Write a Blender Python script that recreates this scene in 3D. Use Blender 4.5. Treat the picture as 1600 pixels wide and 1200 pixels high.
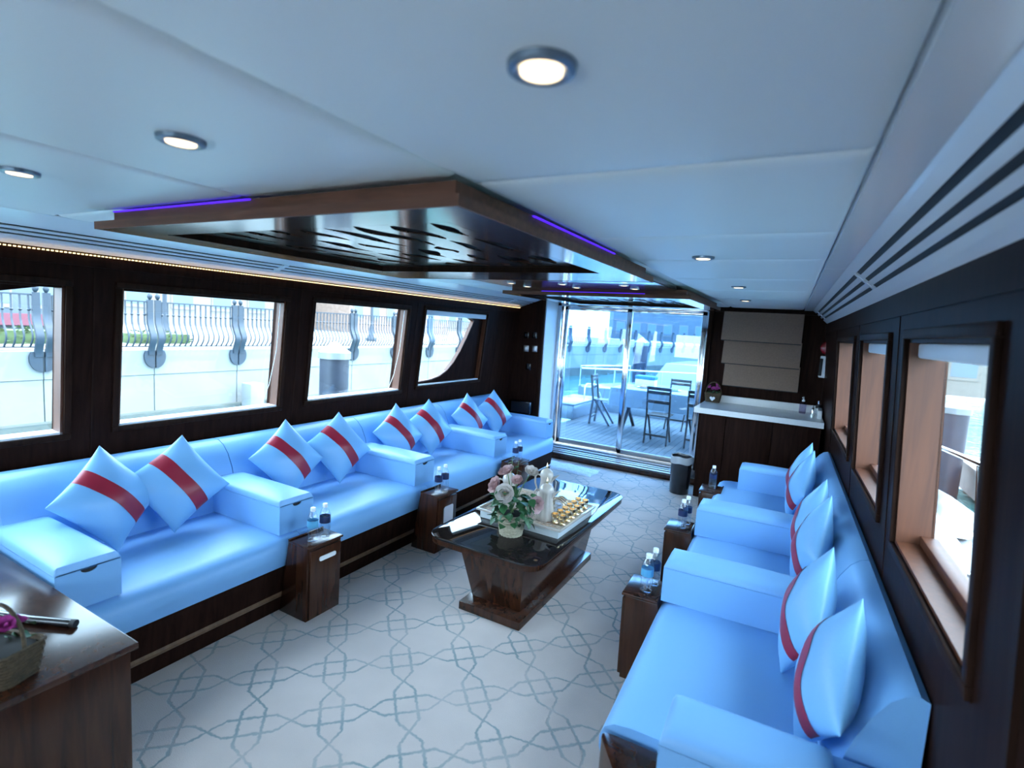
import bpy, bmesh, math, random
from mathutils import Vector, Matrix
random.seed(7)
for o in list(bpy.data.objects):
    bpy.data.objects.remove(o, do_unlink=True)
SC = bpy.context.scene
COL = SC.collection
PI = math.pi

# ------------------------------------------------------------------ camera
def build_camera():
    cam = bpy.data.cameras.new('camera')
    o = bpy.data.objects.new('camera', cam)
    COL.objects.link(o)
    rows = ((0.871370, 0.109212, -0.478317), (0.486598, -0.067701, 0.870999), (0.062741, -0.991710, -0.112135))
    right = Vector((rows[0][0], rows[1][0], rows[2][0]))
    down = Vector((rows[0][1], rows[1][1], rows[2][1]))
    fwd = Vector((rows[0][2], rows[1][2], rows[2][2]))
    m = Matrix.Identity(4)
    for i in range(3):
        m[i][0] = right[i]; m[i][1] = -down[i]; m[i][2] = -fwd[i]
    m[2][3] = 1.7
    o.matrix_world = m
    cam.sensor_fit = 'HORIZONTAL'
    cam.sensor_width = 36.0
    cam.lens = 823.4 / 1600 * 36.0
    cam.clip_start = 0.03
    cam.clip_end = 400
    cam.dof.use_dof = True
    cam.dof.focus_distance = 3.4
    cam.dof.aperture_fstop = 2.2
    SC.camera = o
build_camera()

# ------------------------------------------------------------------ sky, sun, exposure
W = bpy.data.worlds.new('world'); SC.world = W
W.use_nodes = True
bg = W.node_tree.nodes['Background']
bg.inputs['Color'].default_value = (0.58, 0.80, 1.0, 1)
bg.inputs['Strength'].default_value = 2.6
sun_d = bpy.data.lights.new('sun', 'SUN')
sun_d.energy = 1.6
sun_d.angle = math.radians(0.6)
sun_d.color = (1.0, 0.96, 0.9)
sun_o = bpy.data.objects.new('sun', sun_d); COL.objects.link(sun_o)
sun_o.rotation_euler = Vector((0.2, 0.5, 0.84)).to_track_quat('Z', 'Y').to_euler()
sun_o.location = (6, 6, 20)
SC.view_settings.view_transform = 'Standard'
SC.view_settings.look = 'None'
SC.view_settings.gamma = 1.0
SC.view_settings.use_curve_mapping = False
SC.view_settings.exposure = 2.68

# ------------------------------------------------------------------ materials
MATS = {}
def newmat(name):
    m = bpy.data.materials.new(name); m.use_nodes = True
    MATS[name] = m
    nt = m.node_tree
    return m, nt, nt.nodes['Principled BSDF']
def c4(c): return (c[0], c[1], c[2], 1)
def pbr(name, col, rough=0.5, metal=0.0, coat=0.0, var=0.0, vscale=8.0, bump=0.0, bscale=60.0, spec=0.5, sheen=0.0, subs=0.0):
    m, nt, b = newmat(name)
    b.inputs['Base Color'].default_value = c4(col)
    b.inputs['Roughness'].default_value = rough
    b.inputs['Metallic'].default_value = metal
    b.inputs['Coat Weight'].default_value = coat
    b.inputs['Coat Roughness'].default_value = 0.08
    b.inputs['Specular IOR Level'].default_value = spec
    b.inputs['Sheen Weight'].default_value = sheen
    if var or bump:
        tc = nt.nodes.new('ShaderNodeTexCoord')
        if var:
            n = nt.nodes.new('ShaderNodeTexNoise'); n.inputs['Scale'].default_value = vscale; n.inputs['Detail'].default_value = 4
            r = nt.nodes.new('ShaderNodeValToRGB')
            r.color_ramp.elements[0].position = 0.3; r.color_ramp.elements[1].position = 0.7
            r.color_ramp.elements[0].color = c4([x * (1 - var) for x in col])
            r.color_ramp.elements[1].color = c4([min(1, x * (1 + var)) for x in col])
            nt.links.new(tc.outputs['Object'], n.inputs['Vector'])
            nt.links.new(n.outputs['Fac'], r.inputs['Fac'])
            nt.links.new(r.outputs['Color'], b.inputs['Base Color'])
        if bump:
            n2 = nt.nodes.new('ShaderNodeTexNoise'); n2.inputs['Scale'].default_value = bscale; n2.inputs['Detail'].default_value = 3
            bp = nt.nodes.new('ShaderNodeBump'); bp.inputs['Strength'].default_value = bump; bp.inputs['Distance'].default_value = 0.01
            nt.links.new(tc.outputs['Object'], n2.inputs['Vector'])
            nt.links.new(n2.outputs['Fac'], bp.inputs['Height'])
            nt.links.new(bp.outputs['Normal'], b.inputs['Normal'])
    return m
def wood(name, c1, c2, rough=0.3, coat=0.4, scale=(14, 14, 1.2), crough=0.12):
    m, nt, b = newmat(name)
    tc = nt.nodes.new('ShaderNodeTexCoord'); mp = nt.nodes.new('ShaderNodeMapping')
    mp.inputs['Scale'].default_value = scale
    n = nt.nodes.new('ShaderNodeTexNoise'); n.inputs['Scale'].default_value = 2.2; n.inputs['Detail'].default_value = 7; n.inputs['Distortion'].default_value = 0.8
    r = nt.nodes.new('ShaderNodeValToRGB')
    r.color_ramp.elements[0].position = 0.32; r.color_ramp.elements[1].position = 0.68
    r.color_ramp.elements[0].color = c4(c1); r.color_ramp.elements[1].color = c4(c2)
    nt.links.new(tc.outputs['Object'], mp.inputs['Vector']); nt.links.new(mp.outputs['Vector'], n.inputs['Vector'])
    nt.links.new(n.outputs['Fac'], r.inputs['Fac']); nt.links.new(r.outputs['Color'], b.inputs['Base Color'])
    b.inputs['Roughness'].default_value = rough
    b.inputs['Coat Weight'].default_value = coat
    b.inputs['Coat Roughness'].default_value = crough
    return m
def emit(name, col, strength):
    m, nt, b = newmat(name)
    b.inputs['Base Color'].default_value = c4(col)
    b.inputs['Emission Color'].default_value = c4(col)
    b.inputs['Emission Strength'].default_value = strength
    return m
def glass(name, tint=(0.93, 0.97, 1.0), gloss=1.0, rough=0.0):
    m, nt, b = newmat(name)
    nt.nodes.remove(b)
    out = nt.nodes['Material Output']
    tr = nt.nodes.new('ShaderNodeBsdfTransparent'); tr.inputs['Color'].default_value = c4(tint)
    gl = nt.nodes.new('ShaderNodeBsdfGlossy'); gl.inputs['Roughness'].default_value = rough
    lw = nt.nodes.new('ShaderNodeLayerWeight')
    pw = nt.nodes.new('ShaderNodeMath'); pw.operation = 'POWER'; pw.inputs[1].default_value = 4.0
    nt.links.new(lw.outputs['Facing'], pw.inputs[0])
    mu = nt.nodes.new('ShaderNodeMath'); mu.operation = 'MULTIPLY_ADD'; mu.inputs[1].default_value = 0.6; mu.inputs[2].default_value = 0.03 * gloss
    mx = nt.nodes.new('ShaderNodeMixShader')
    nt.links.new(pw.outputs[0], mu.inputs[0]); nt.links.new(mu.outputs[0], mx.inputs['Fac'])
    nt.links.new(tr.outputs[0], mx.inputs[1]); nt.links.new(gl.outputs[0], mx.inputs[2])
    nt.links.new(mx.outputs[0], out.inputs['Surface'])
    return m

M_wall = wood('dark_walnut', (0.016, 0.0072, 0.0056), (0.028, 0.0125, 0.0092), 0.35, 0.0)
M_wall.node_tree.nodes['Principled BSDF'].inputs['Specular IOR Level'].default_value = 0.012
M_wood = wood('gloss_walnut', (0.026, 0.009, 0.005), (0.062, 0.021, 0.010), 0.2, 0.08)
M_wood2 = wood('table_walnut', (0.024, 0.008, 0.0045), (0.062, 0.021, 0.010), 0.2, 0.2)
for _m in (M_wood, M_wood2): _m.node_tree.nodes['Principled BSDF'].inputs['Specular IOR Level'].default_value = 0.35
M_canopy = wood('lacquered_walnut', (0.040, 0.018, 0.012), (0.085, 0.038, 0.024), 0.2, 1.0, (2, 16, 16), 0.11)
M_canopy_edge = wood('canopy_edge_walnut', (0.125, 0.042, 0.021), (0.20, 0.070, 0.036), 0.55, 0.0, (2, 16, 16))
M_reveal = wood('teak_reveal', (0.090, 0.024, 0.0075), (0.13, 0.036, 0.0115), 0.5, 0.0, (18, 18, 1.5))
M_mould = wood('brown_moulding', (0.018, 0.0085, 0.006), (0.034, 0.0155, 0.0105), 0.45, 0.0)
M_mould.node_tree.nodes['Principled BSDF'].inputs['Specular IOR Level'].default_value = 0.03
M_toe = wood('light_toe_moulding', (0.14, 0.075, 0.04), (0.20, 0.11, 0.06), 0.35, 0.3)
M_leather = pbr('blue_leather', (0.225, 0.475, 0.82), 0.40, coat=0.0, bump=0.05, bscale=220, spec=0.4)
M_pillow = pbr('pale_blue_leather', (0.215, 0.475, 0.78), 0.38, bump=0.06, bscale=40, spec=0.5)
M_seam = pbr('blue_seam', (0.05, 0.20, 0.48), 0.6)
M_red = pbr('crimson_leather', (0.33, 0.012, 0.035), 0.4, var=0.1)
M_ceil = pbr('white_padded_vinyl', (0.89, 0.91, 0.92), 0.42, bump=0.02, bscale=300)
M_cove = pbr('white_gloss_panel', (0.86, 0.89, 0.93), 0.25, coat=0.2)
M_black = pbr('matt_black', (0.008, 0.008, 0.01), 0.6)
M_blackg = pbr('gloss_black', (0.010, 0.011, 0.016), 0.22, coat=0.5)
M_steel = pbr('polished_steel', (0.72, 0.74, 0.78), 0.12, metal=1.0)
M_steelr = pbr('brushed_steel', (0.50, 0.50, 0.52), 0.32, metal=1.0)
M_chrome = pbr('chrome', (0.85, 0.86, 0.88), 0.06, metal=1.0)
M_alu = pbr('sill_aluminium', (0.38, 0.36, 0.35), 0.35, metal=0.8)
M_white = pbr('white_paint', (0.82, 0.84, 0.86), 0.4)
M_solid = pbr('white_solid_surface', (0.85, 0.84, 0.82), 0.3, coat=0.2, var=0.03, vscale=120)
M_glass = glass('window_glass', (0.95, 0.985, 1.0), 0.8)
M_doorglass = glass('blue_door_glass', (0.52, 0.73, 0.94), 2.2)
M_bottle = glass('clear_plastic', (0.92, 0.95, 0.98), 4.0, 0.08)
M_cupglass = glass('cup_glass', (0.95, 0.93, 0.88), 1.6, 0.03)
M_smoke = pbr('smoked_glass_top', (0.014, 0.010, 0.009), 0.04, coat=0.0, spec=0.5)
M_warm = emit('warm_lamp', (1.0, 0.76, 0.46), 0.5)
M_led = emit('warm_led', (1.0, 0.70, 0.32), 0.45)
M_leddim = emit('dim_warm_led', (1.0, 0.55, 0.25), 0.12)
M_purple = emit('purple_led', (0.08, 0.015, 1.0), 0.25)
M_shade = pbr('taupe_shade_fabric', (0.26, 0.165, 0.115), 0.85, var=0.08, vscale=60, bump=0.1, bscale=500)
M_gold = pbr('gold', (0.86, 0.66, 0.40), 0.2, metal=1.0)
M_cream = pbr('cream_porcelain', (0.58, 0.50, 0.43), 0.22, coat=0.6, var=0.05, vscale=30)
M_wicker = pbr('cream_wicker', (0.48, 0.42, 0.30), 0.7, var=0.15, vscale=90, bump=0.3, bscale=120)
M_basket = pbr('brown_wicker', (0.085, 0.055, 0.028), 0.75, var=0.35, vscale=70, bump=0.4, bscale=100)
M_leaf = pbr('rose_leaf', (0.035, 0.13, 0.045), 0.45, var=0.35, vscale=20)
M_petal_w = pbr('white_petal', (0.66, 0.58, 0.53), 0.6)
M_petal_p = pbr('blush_petal', (0.58, 0.37, 0.36), 0.6, var=0.1, vscale=30)
M_petal_m = pbr('magenta_petal', (0.42, 0.045, 0.26), 0.6, var=0.25, vscale=40)
M_stamen = pbr('yellow_stamen', (0.75, 0.45, 0.08), 0.7)
M_stem = pbr('green_stem', (0.08, 0.17, 0.05), 0.6)
M_soil = pbr('dark_soil', (0.012, 0.010, 0.008), 0.9)
M_mat = pbr('white_plush', (0.86, 0.86, 0.88), 0.95, var=0.1, vscale=40, bump=0.8, bscale=90)
M_label = pbr('navy_label', (0.015, 0.03, 0.10), 0.4)
M_label2 = pbr('sky_label', (0.10, 0.38, 0.62), 0.4)
M_cap = pbr('white_cap', (0.85, 0.88, 0.9), 0.4)
M_binbag = pbr('bin_liner', (0.45, 0.47, 0.50), 0.25, spec=0.8)
M_traywhite = pbr('tray_white', (0.58, 0.62, 0.62), 0.3, coat=0.4)
M_redplastic = pbr('red_plastic', (0.30, 0.01, 0.015), 0.25, coat=0.5)
M_lilac = glass('lilac_soap', (0.62, 0.58, 0.72), 1.4, 0.03)

# carpet: beige ground, worn blue-grey trellis of linked chains laid at 45 degrees
def carpet_mat():
    m, nt, b = newmat('trellis_carpet')
    N = nt.nodes.new; L = nt.links.new
    tc = N('ShaderNodeTexCoord')
    nz = N('ShaderNodeTexNoise'); nz.inputs['Scale'].default_value = 55; nz.inputs['Detail'].default_value = 2
    L(tc.outputs['Object'], nz.inputs['Vector'])
    off = N('ShaderNodeVectorMath'); off.operation = 'SUBTRACT'; off.inputs[1].default_value = (0.5, 0.5, 0.5)
    L(nz.outputs['Color'], off.inputs[0])
    sc = N('ShaderNodeVectorMath'); sc.operation = 'SCALE'; sc.inputs['Scale'].default_value = 0.016
    L(off.outputs[0], sc.inputs[0])
    ad = N('ShaderNodeVectorMath'); ad.operation = 'ADD'
    L(tc.outputs['Object'], ad.inputs[0]); L(sc.outputs[0], ad.inputs[1])
    sp = N('ShaderNodeSeparateXYZ'); L(ad.outputs[0], sp.inputs[0])
    def mth(op, a, c=None, d=None):
        n = N('ShaderNodeMath'); n.operation = op
        for i, v in enumerate((a, c, d)):
            if v is None: continue
            if isinstance(v, (int, float)): n.inputs[i].default_value = v
            else: L(v, n.inputs[i])
        return n.outputs[0]
    P, A, Wd = 0.315, 0.046, 0.0075
    s2 = 1 / math.sqrt(2)
    u = mth('SUBTRACT', mth('MULTIPLY', mth('ADD', sp.outputs[0], sp.outputs[1]), s2), -0.075)
    v = mth('SUBTRACT', mth('MULTIPLY', mth('SUBTRACT', sp.outputs[0], sp.outputs[1]), s2), -2.176)
    def chain(p, q):
        fq = mth('SUBTRACT', q, mth('MULTIPLY', mth('ROUND', mth('DIVIDE', q, P)), P))
        cs = mth('MULTIPLY', mth('COSINE', mth('MULTIPLY', p, PI / P)), 1.7 * A)
        cl = mth('MAXIMUM', mth('MINIMUM', cs, A), -A)
        return mth('MINIMUM', mth('ABSOLUTE', mth('SUBTRACT', fq, cl)), mth('ABSOLUTE', mth('ADD', fq, cl)))
    d = mth('MINIMUM', chain(u, v), chain(v, u))
    mr = N('ShaderNodeMapRange'); mr.inputs['From Min'].default_value = Wd * 1.25; mr.inputs['From Max'].default_value = Wd * 0.45
    mr.clamp = True
    L(d, mr.inputs['Value'])
    fade = N('ShaderNodeTexNoise'); fade.inputs['Scale'].default_value = 4.5; fade.inputs['Detail'].default_value = 5
    L(tc.outputs['Object'], fade.inputs['Vector'])
    fr = N('ShaderNodeMapRange'); fr.inputs['From Min'].default_value = 0.32; fr.inputs['From Max'].default_value = 0.62
    fr.inputs['To Min'].default_value = 0.35; fr.inputs['To Max'].default_value = 0.95
    L(fade.outputs['Fac'], fr.inputs['Value'])
    mask = mth('MULTIPLY', mr.outputs[0], fr.outputs[0])
    gr = N('ShaderNodeValToRGB')
    gr.color_ramp.elements[0].position = 0.3; gr.color_ramp.elements[1].position = 0.7
    gr.color_ramp.elements[0].color = (0.53, 0.445, 0.41, 1); gr.color_ramp.elements[1].color = (0.65, 0.545, 0.50, 1)
    f2 = N('ShaderNodeTexNoise'); f2.inputs['Scale'].default_value = 2.2; f2.inputs['Detail'].default_value = 6
    L(tc.outputs['Object'], f2.inputs['Vector']); L(f2.outputs['Fac'], gr.inputs['Fac'])
    mx = N('ShaderNodeMix'); mx.data_type = 'RGBA'
    mx.inputs['B'].default_value = (0.22, 0.28, 0.29, 1)
    L(mask, mx.inputs['Factor']); L(gr.outputs['Color'], mx.inputs['A'])
    L(mx.outputs['Result'], b.inputs['Base Color'])
    b.inputs['Roughness'].default_value = 0.95
    b.inputs['Sheen Weight'].default_value = 0.15
    pile = N('ShaderNodeTexNoise'); pile.inputs['Scale'].default_value = 260
    L(tc.outputs['Object'], pile.inputs['Vector'])
    bp = N('ShaderNodeBump'); bp.inputs['Strength'].default_value = 0.35; bp.inputs['Distance'].default_value = 0.006
    hgt = mth('SUBTRACT', mth('MULTIPLY', pile.outputs['Fac'], 0.6), mth('MULTIPLY', mr.outputs[0], 0.6))
    L(hgt, bp.inputs['Height']); L(bp.outputs['Normal'], b.inputs['Normal'])
    return m
M_carpet = carpet_mat()

# ------------------------------------------------------------------ mesh helpers
class MB:
    def __init__(s): s.v = []; s.f = []
    def add(s, vs, fs):
        o = len(s.v); s.v += [tuple(p) for p in vs]; s.f += [[i + o for i in f] for f in fs]; return s
    def box(s, x0, x1, y0, y1, z0, z1):
        x0, x1 = min(x0, x1), max(x0, x1); y0, y1 = min(y0, y1), max(y0, y1); z0, z1 = min(z0, z1), max(z0, z1)
        return s.hexa([(x0, y0, z0), (x1, y0, z0), (x1, y1, z0), (x0, y1, z0), (x0, y0, z1), (x1, y0, z1), (x1, y1, z1), (x0, y1, z1)])
    def hexa(s, p):
        return s.add(p, [(0, 3, 2, 1), (4, 5, 6, 7), (0, 1, 5, 4), (1, 2, 6, 5), (2, 3, 7, 6), (3, 0, 4, 7)])
    def prism(s, pts, axis, a, b):
        # pts: closed 2D outline; axis 'x': pts=(y,z); 'y': pts=(x,z); 'z': pts=(x,y)
        n = len(pts)
        def mk(t):
            if axis == 'x': return [(t, p[0], p[1]) for p in pts]
            if axis == 'y': return [(p[0], t, p[1]) for p in pts]
            return [(p[0], p[1], t) for p in pts]
        s.add(mk(a) + mk(b), [list(range(n - 1, -1, -1)), list(range(n, 2 * n))] + [(i, (i + 1) % n, n + (i + 1) % n, n + i) for i in range(n)])
        return s
    def loft(s, rings, cap=True, closed=True):
        n = len(rings[0]); vs = [p for r in rings for p in r]; fs = []
        for k in range(len(rings) - 1):
            for i in range(n if closed else n - 1):
                j = (i + 1) % n
                fs.append((k * n + i, k * n + j, (k + 1) * n + j, (k + 1) * n + i))
        if cap:
            fs.append(list(range(n - 1, -1, -1))); fs.append([(len(rings) - 1) * n + i for i in range(n)])
        return s.add(vs, fs)
    def lathe(s, prof, seg=16, c=(0, 0, 0), ribs=0, amp=0.0, cap=True):
        rings = []
        for (r, z) in prof:
            ring = []
            for i in range(seg):
                a = 2 * PI * i / seg
                rr = r * (1 + (amp * math.cos(ribs * a) if ribs else 0))
                ring.append((c[0] + rr * math.cos(a), c[1] + rr * math.sin(a), c[2] + z))
            rings.append(ring)
        return s.loft(rings, cap)
    def tube(s, path, r, seg=8, cap=True):
        rings = []
        pv = [Vector(p) for p in path]
        up = Vector((0, 0, 1))
        prev = None
        for i, p in enumerate(pv):
            t = (pv[min(i + 1, len(pv) - 1)] - pv[max(i - 1, 0)]).normalized()
            if prev is None:
                a = up if abs(t.dot(up)) < 0.95 else Vector((1, 0, 0))
                n = (a - t * a.dot(t)).normalized()
            else:
                n = (prev - t * prev.dot(t)).normalized()
            prev = n
            b = t.cross(n)
            rr = r[i] if isinstance(r, (list, tuple)) else r
            rings.append([tuple(p + (n * math.cos(2 * PI * k / seg) + b * math.sin(2 * PI * k / seg)) * rr) for k in range(seg)])
        return s.loft(rings, cap)
    def strap(s, path, w, t, side):
        # flat bar: path points, width w along 'side' vector, thickness t
        sd = Vector(side).normalized(); rings = []
        pv = [Vector(p) for p in path]
        for i, p in enumerate(pv):
            tg = (pv[min(i + 1, len(pv) - 1)] - pv[max(i - 1, 0)]).normalized()
            n = tg.cross(sd).normalized()
            rings.append([tuple(p + sd * a * w / 2 + n * b * t / 2) for a, b in ((-1, -1), (1, -1), (1, 1), (-1, 1))])
        return s.loft(rings)
    def xf(s, m):
        s.v = [tuple(m @ Vector(p)) for p in s.v]; return s
    def mesh(s, name, smooth=35, bevel=0.0, bseg=2):
        me = bpy.data.meshes.new(name)
        me.from_pydata(s.v, [], s.f)
        bm = bmesh.new(); bm.from_mesh(me)
        bmesh.ops.recalc_face_normals(bm, faces=bm.faces)
        if bevel:
            ed = [e for e in bm.edges if len(e.link_faces) == 2 and e.calc_face_angle(0) > 0.6]
            bmesh.ops.bevel(bm, geom=ed, offset=bevel, segments=bseg, profile=0.5, affect='EDGES', clamp_overlap=True)
        bm.to_mesh(me); bm.free()
        if smooth:
            me.polygons.foreach_set('use_smooth', [True] * len(me.polygons))
            me.set_sharp_from_angle(angle=math.radians(smooth))
        me.update()
        return me
    def build(s, name, mat, parent=None, smooth=35, bevel=0.0, bseg=2):
        me = s.mesh(name, smooth, bevel, bseg)
        me.materials.append(mat)
        return link(name, me, parent)
def link(name, me, parent=None, loc=(0, 0, 0), rot=(0, 0, 0)):
    o = bpy.data.objects.new(name, me)
    COL.objects.link(o)
    o.location = loc; o.rotation_euler = rot
    if parent: o.parent = parent
    return o
def tag(o, label=None, cat=None, group=None, kind=None):
    if label: o['label'] = label
    if cat: o['category'] = cat
    if group: o['group'] = group
    if kind: o['kind'] = kind
    return o
def thing(name, label, cat, loc=(0, 0, 0), rz=0.0, group=None):
    o = bpy.data.objects.new(name, None); COL.objects.link(o)
    o.empty_display_size = 0.1
    o.location = loc; o.rotation_euler = (0, 0, rz)
    return tag(o, label, cat, group)
def struct(o, label):
    o['kind'] = 'structure'; o['label'] = label; return o
def dup(root, loc, rz=None, label=None, rot=None):
    def cp(o, par):
        c = o.copy(); COL.objects.link(c); c.parent = par
        for ch in o.children: cp(ch, c)
        return c
    c = cp(root, None)
    c.location = loc
    if rz is not None: c.rotation_euler = (0, 0, rz)
    if rot is not None: c.rotation_euler = rot
    if label: c['label'] = label
    return c
def rrect(x0, x1, y0, y1, r, n=6):
    pts = []
    for cx, cy, a0 in ((x1 - r, y1 - r, 0), (x0 + r, y1 - r, 90), (x0 + r, y0 + r, 180), (x1 - r, y0 + r, 270)):
        for i in range(n + 1):
            a = math.radians(a0 + 90 * i / n); pts.append((cx + r * math.cos(a), cy + r * math.sin(a)))
    return pts
def rpoly(pts, rad, n=5):
    # round the corners of a closed 2D outline, one radius per corner
    out = []; N = len(pts)
    for i in range(N):
        p = Vector(pts[i]); a = Vector(pts[i - 1]); b = Vector(pts[(i + 1) % N]); r = rad[i] if isinstance(rad, (list, tuple)) else rad
        if r <= 0: out.append(tuple(p)); continue
        da = (a - p).normalized(); db = (b - p).normalized()
        p0 = p + da * r; p1 = p + db * r
        for k in range(n + 1):
            t = k / n
            q = p0 * (1 - t) ** 2 + p * 2 * t * (1 - t) + p1 * t ** 2
            out.append(tuple(q))
    return out

# ------------------------------------------------------------------ frames of the two sides
CZ = 2.045                        # underside of the padded ceiling
RA = 0.03                         # the starboard side runs slightly inwards towards the stern
def RWP(u, w, z=0.0):             # starboard frame: u across from the wall at z=0.8, w along
    return (0.38 + u * math.cos(RA) - w * math.sin(RA), 1.6 + u * math.sin(RA) + w * math.cos(RA), z)
def PL(a, b, d):                  # port wall: a along, b up, d outwards
    return (-3.3 - 0.1 * (1.94 - b) - d, a, b)
def PR(a, b, d):
    return RWP(-0.06 * (b - 0.8) + d, a, b)
def holed(P, a0, a1, b0, b1, T, holes):
    A = sorted({a0, a1} | {h[0] for h in holes} | {h[1] for h in holes})
    B = sorted({b0, b1} | {h[2] for h in holes} | {h[3] for h in holes})
    mb = MB()
    def solid(i, j):
        if not (0 <= i < len(A) - 1 and 0 <= j < len(B) - 1): return False
        ca, cb = (A[i] + A[i + 1]) / 2, (B[j] + B[j + 1]) / 2
        return not any(h[0] < ca < h[1] and h[2] < cb < h[3] for h in holes)
    for i in range(len(A) - 1):
        for j in range(len(B) - 1):
            if not solid(i, j): continue
            p = [(A[i], B[j]), (A[i + 1], B[j]), (A[i + 1], B[j + 1]), (A[i], B[j + 1])]
            mb.add([P(x, y, 0) for x, y in p], [(0, 1, 2, 3)])
            mb.add([P(x, y, T) for x, y in p], [(3, 2, 1, 0)])
            for (di, dj, e) in ((0, -1, (0, 1)), (1, 0, (1, 2)), (0, 1, (2, 3)), (-1, 0, (3, 0))):
                if not solid(i + di, j + dj):
                    q0, q1 = p[e[0]], p[e[1]]
                    mb.add([P(*q0, 0), P(*q1, 0), P(*q1, T), P(*q0, T)], [(0, 1, 2, 3)])
    me = bpy.data.meshes.new('w'); me.from_pydata(mb.v, [], mb.f)
    bm = bmesh.new(); bm.from_mesh(me); bmesh.ops.remove_doubles(bm, verts=bm.verts, dist=1e-5)
    out = MB(); bm.verts.ensure_lookup_table()
    out.v = [tuple(v.co) for v in bm.verts]; out.f = [[v.index for v in f.verts] for f in bm.faces]
    bm.free(); bpy.data.meshes.remove(me)
    return out
def pbox(mb, P, a0, a1, b0, b1, d0, d1):
    q = [P(a0, b0, d0), P(a1, b0, d0), P(a1, b0, d1), P(a0, b0, d1), P(a0, b1, d0), P(a1, b1, d0), P(a1, b1, d1), P(a0, b1, d1)]
    return mb.hexa(q)
def pprism(P, pts, d0, d1):
    n = len(pts)
    return MB().add([P(a, b, d0) for a, b in pts] + [P(a, b, d1) for a, b in pts],
                    [list(range(n)), list(range(2 * n - 1, n - 1, -1))] + [(i, n + i, n + (i + 1) % n, (i + 1) % n) for i in range(n)])

# floor
fl = MB().box(-3.7, 0.8, -1.7, 6.6, -0.06, 0.0).build('floor', M_carpet)
struct(fl, 'beige carpet with worn blue-grey trellis pattern')

# port and starboard walls
LW = [(0.12, 1.262, 0.97, 1.752), (1.518, 2.57, 0.98, 1.762), (2.83, 3.915, 0.997, 1.785), (4.18, 5.325, 1.02, 1.802)]
wl = holed(PL, -1.7, 6.1, 0.0, 2.0, 0.13, LW + [(-1.3, -0.2, 0.96, 1.75)]).build('wall_left', M_wall, smooth=0)
struct(wl, 'dark walnut panelled side wall above the long sofa')
RWN = [(-0.215, 0.645, 1.02, 1.735), (1.0, 1.86, 1.02, 1.732), (2.2, 3.3, 1.03, 1.73)]
wr = holed(PR, -3.3, 5.0, 0.0, 2.0, 0.112, RWN).build('wall_right', M_wall, smooth=0)
struct(wr, 'dark walnut panelled side wall beside the short sofa')
# upright joints of the veneer panels
for a in (1.39, 2.70, 4.05, 5.62):
    pbox(MB(), PL, a - 0.004, a + 0.004, 0.5, 1.93, -0.003, 0.004).build('panel_joint', M_mould, wl, 0)
for a in (-0.42, 0.82, 2.03, 3.55):
    pbox(MB(), PR, a - 0.004, a + 0.004, 0.5, 1.9, -0.003, 0.004).build('panel_joint', M_mould, wr, 0)
# frieze under the coves
pbox(MB(), PL, -1.7, 6.1, 1.86, 1.94, -0.006, 0.0).build('trim_1', M_wall, wl, 0)
pbox(MB(), PR, -3.3, 4.9, 1.82, 1.90, -0.006, 0.0).build('trim_1', M_wall, wr, 0)

def window(n, P, h, depth, label, blind=False, sillmat=None):
    a0, a1, b0, b1 = h
    e = struct(thing('window_%d' % n, None, None, P((a0 + a1) / 2, b0, 0)), label)
    inv = Vector(e.location)
    def ch(mb, name, mat, bev=0.0, par=None):
        mb.v = [tuple(Vector(p) - inv) for p in mb.v]
        return mb.build(name, mat, e, 35 if bev else 0, bev)
    w = 0.032
    for (x0, x1, y0, y1) in ((a0 - w, a1 + w, b1, b1 + w), (a0 - w, a1 + w, b0 - w, b0), (a0 - w, a0, b0, b1), (a1, a1 + w, b0, b1)):
        ch(pbox(MB(), P, x0, x1, y0, y1, -0.014, 0.004), 'moulding', M_mould, 0.004)
    t = 0.012
    ch(pbox(MB(), P, a1 - t, a1 + 0.001, b0, b1, 0.002, depth + 0.008), 'jamb', M_reveal)
    ch(pbox(MB(), P, a0 - 0.001, a0 + t, b0, b1, 0.002, depth + 0.02), 'jamb', M_reveal)
    ch(pbox(MB(), P, a0, a1, b1 - t, b1, 0.002, depth + 0.02), 'head_lining', M_mould)
    ch(pbox(MB(), P, a0, a1, b0, b0 + t, 0.002, depth + 0.03), 'sill', sillmat or M_reveal)
    if not sillmat: ch(pbox(MB(), P, a0 + t, a1 - t, b0 + t, b0 + 0.045, depth - 0.03, depth + 0.02), 'inner_sill', sillmat or M_reveal, 0.003)
    ch(pbox(MB(), P, a0 + t, a1 - t, b0 + t, b1 - t, depth, depth + 0.006), 'pane', M_glass)
    if blind:
        ch(pbox(MB(), P, a0 + t, a1 - t, b1 - 0.062, b1 - t, depth - 0.075, depth - 0.01), 'blind_cassette', M_white, 0.008)
    return e, ch
lbl = ['port window beside the sofa nearest the camera', 'second port window, cut by two pairs of railing posts outside',
       'third port window with a dark piling outside', 'port window with a curved wooden corner beside the glass door']
curve = [(4.18, 1.045), (4.30, 1.05), (4.45, 1.06), (4.60, 1.09), (4.72, 1.145), (4.82, 1.225), (4.92, 1.345), (5.01, 1.49), (5.085, 1.63), (5.125, 1.705), (5.03, 1.742), (4.93, 1.80)]
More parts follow.
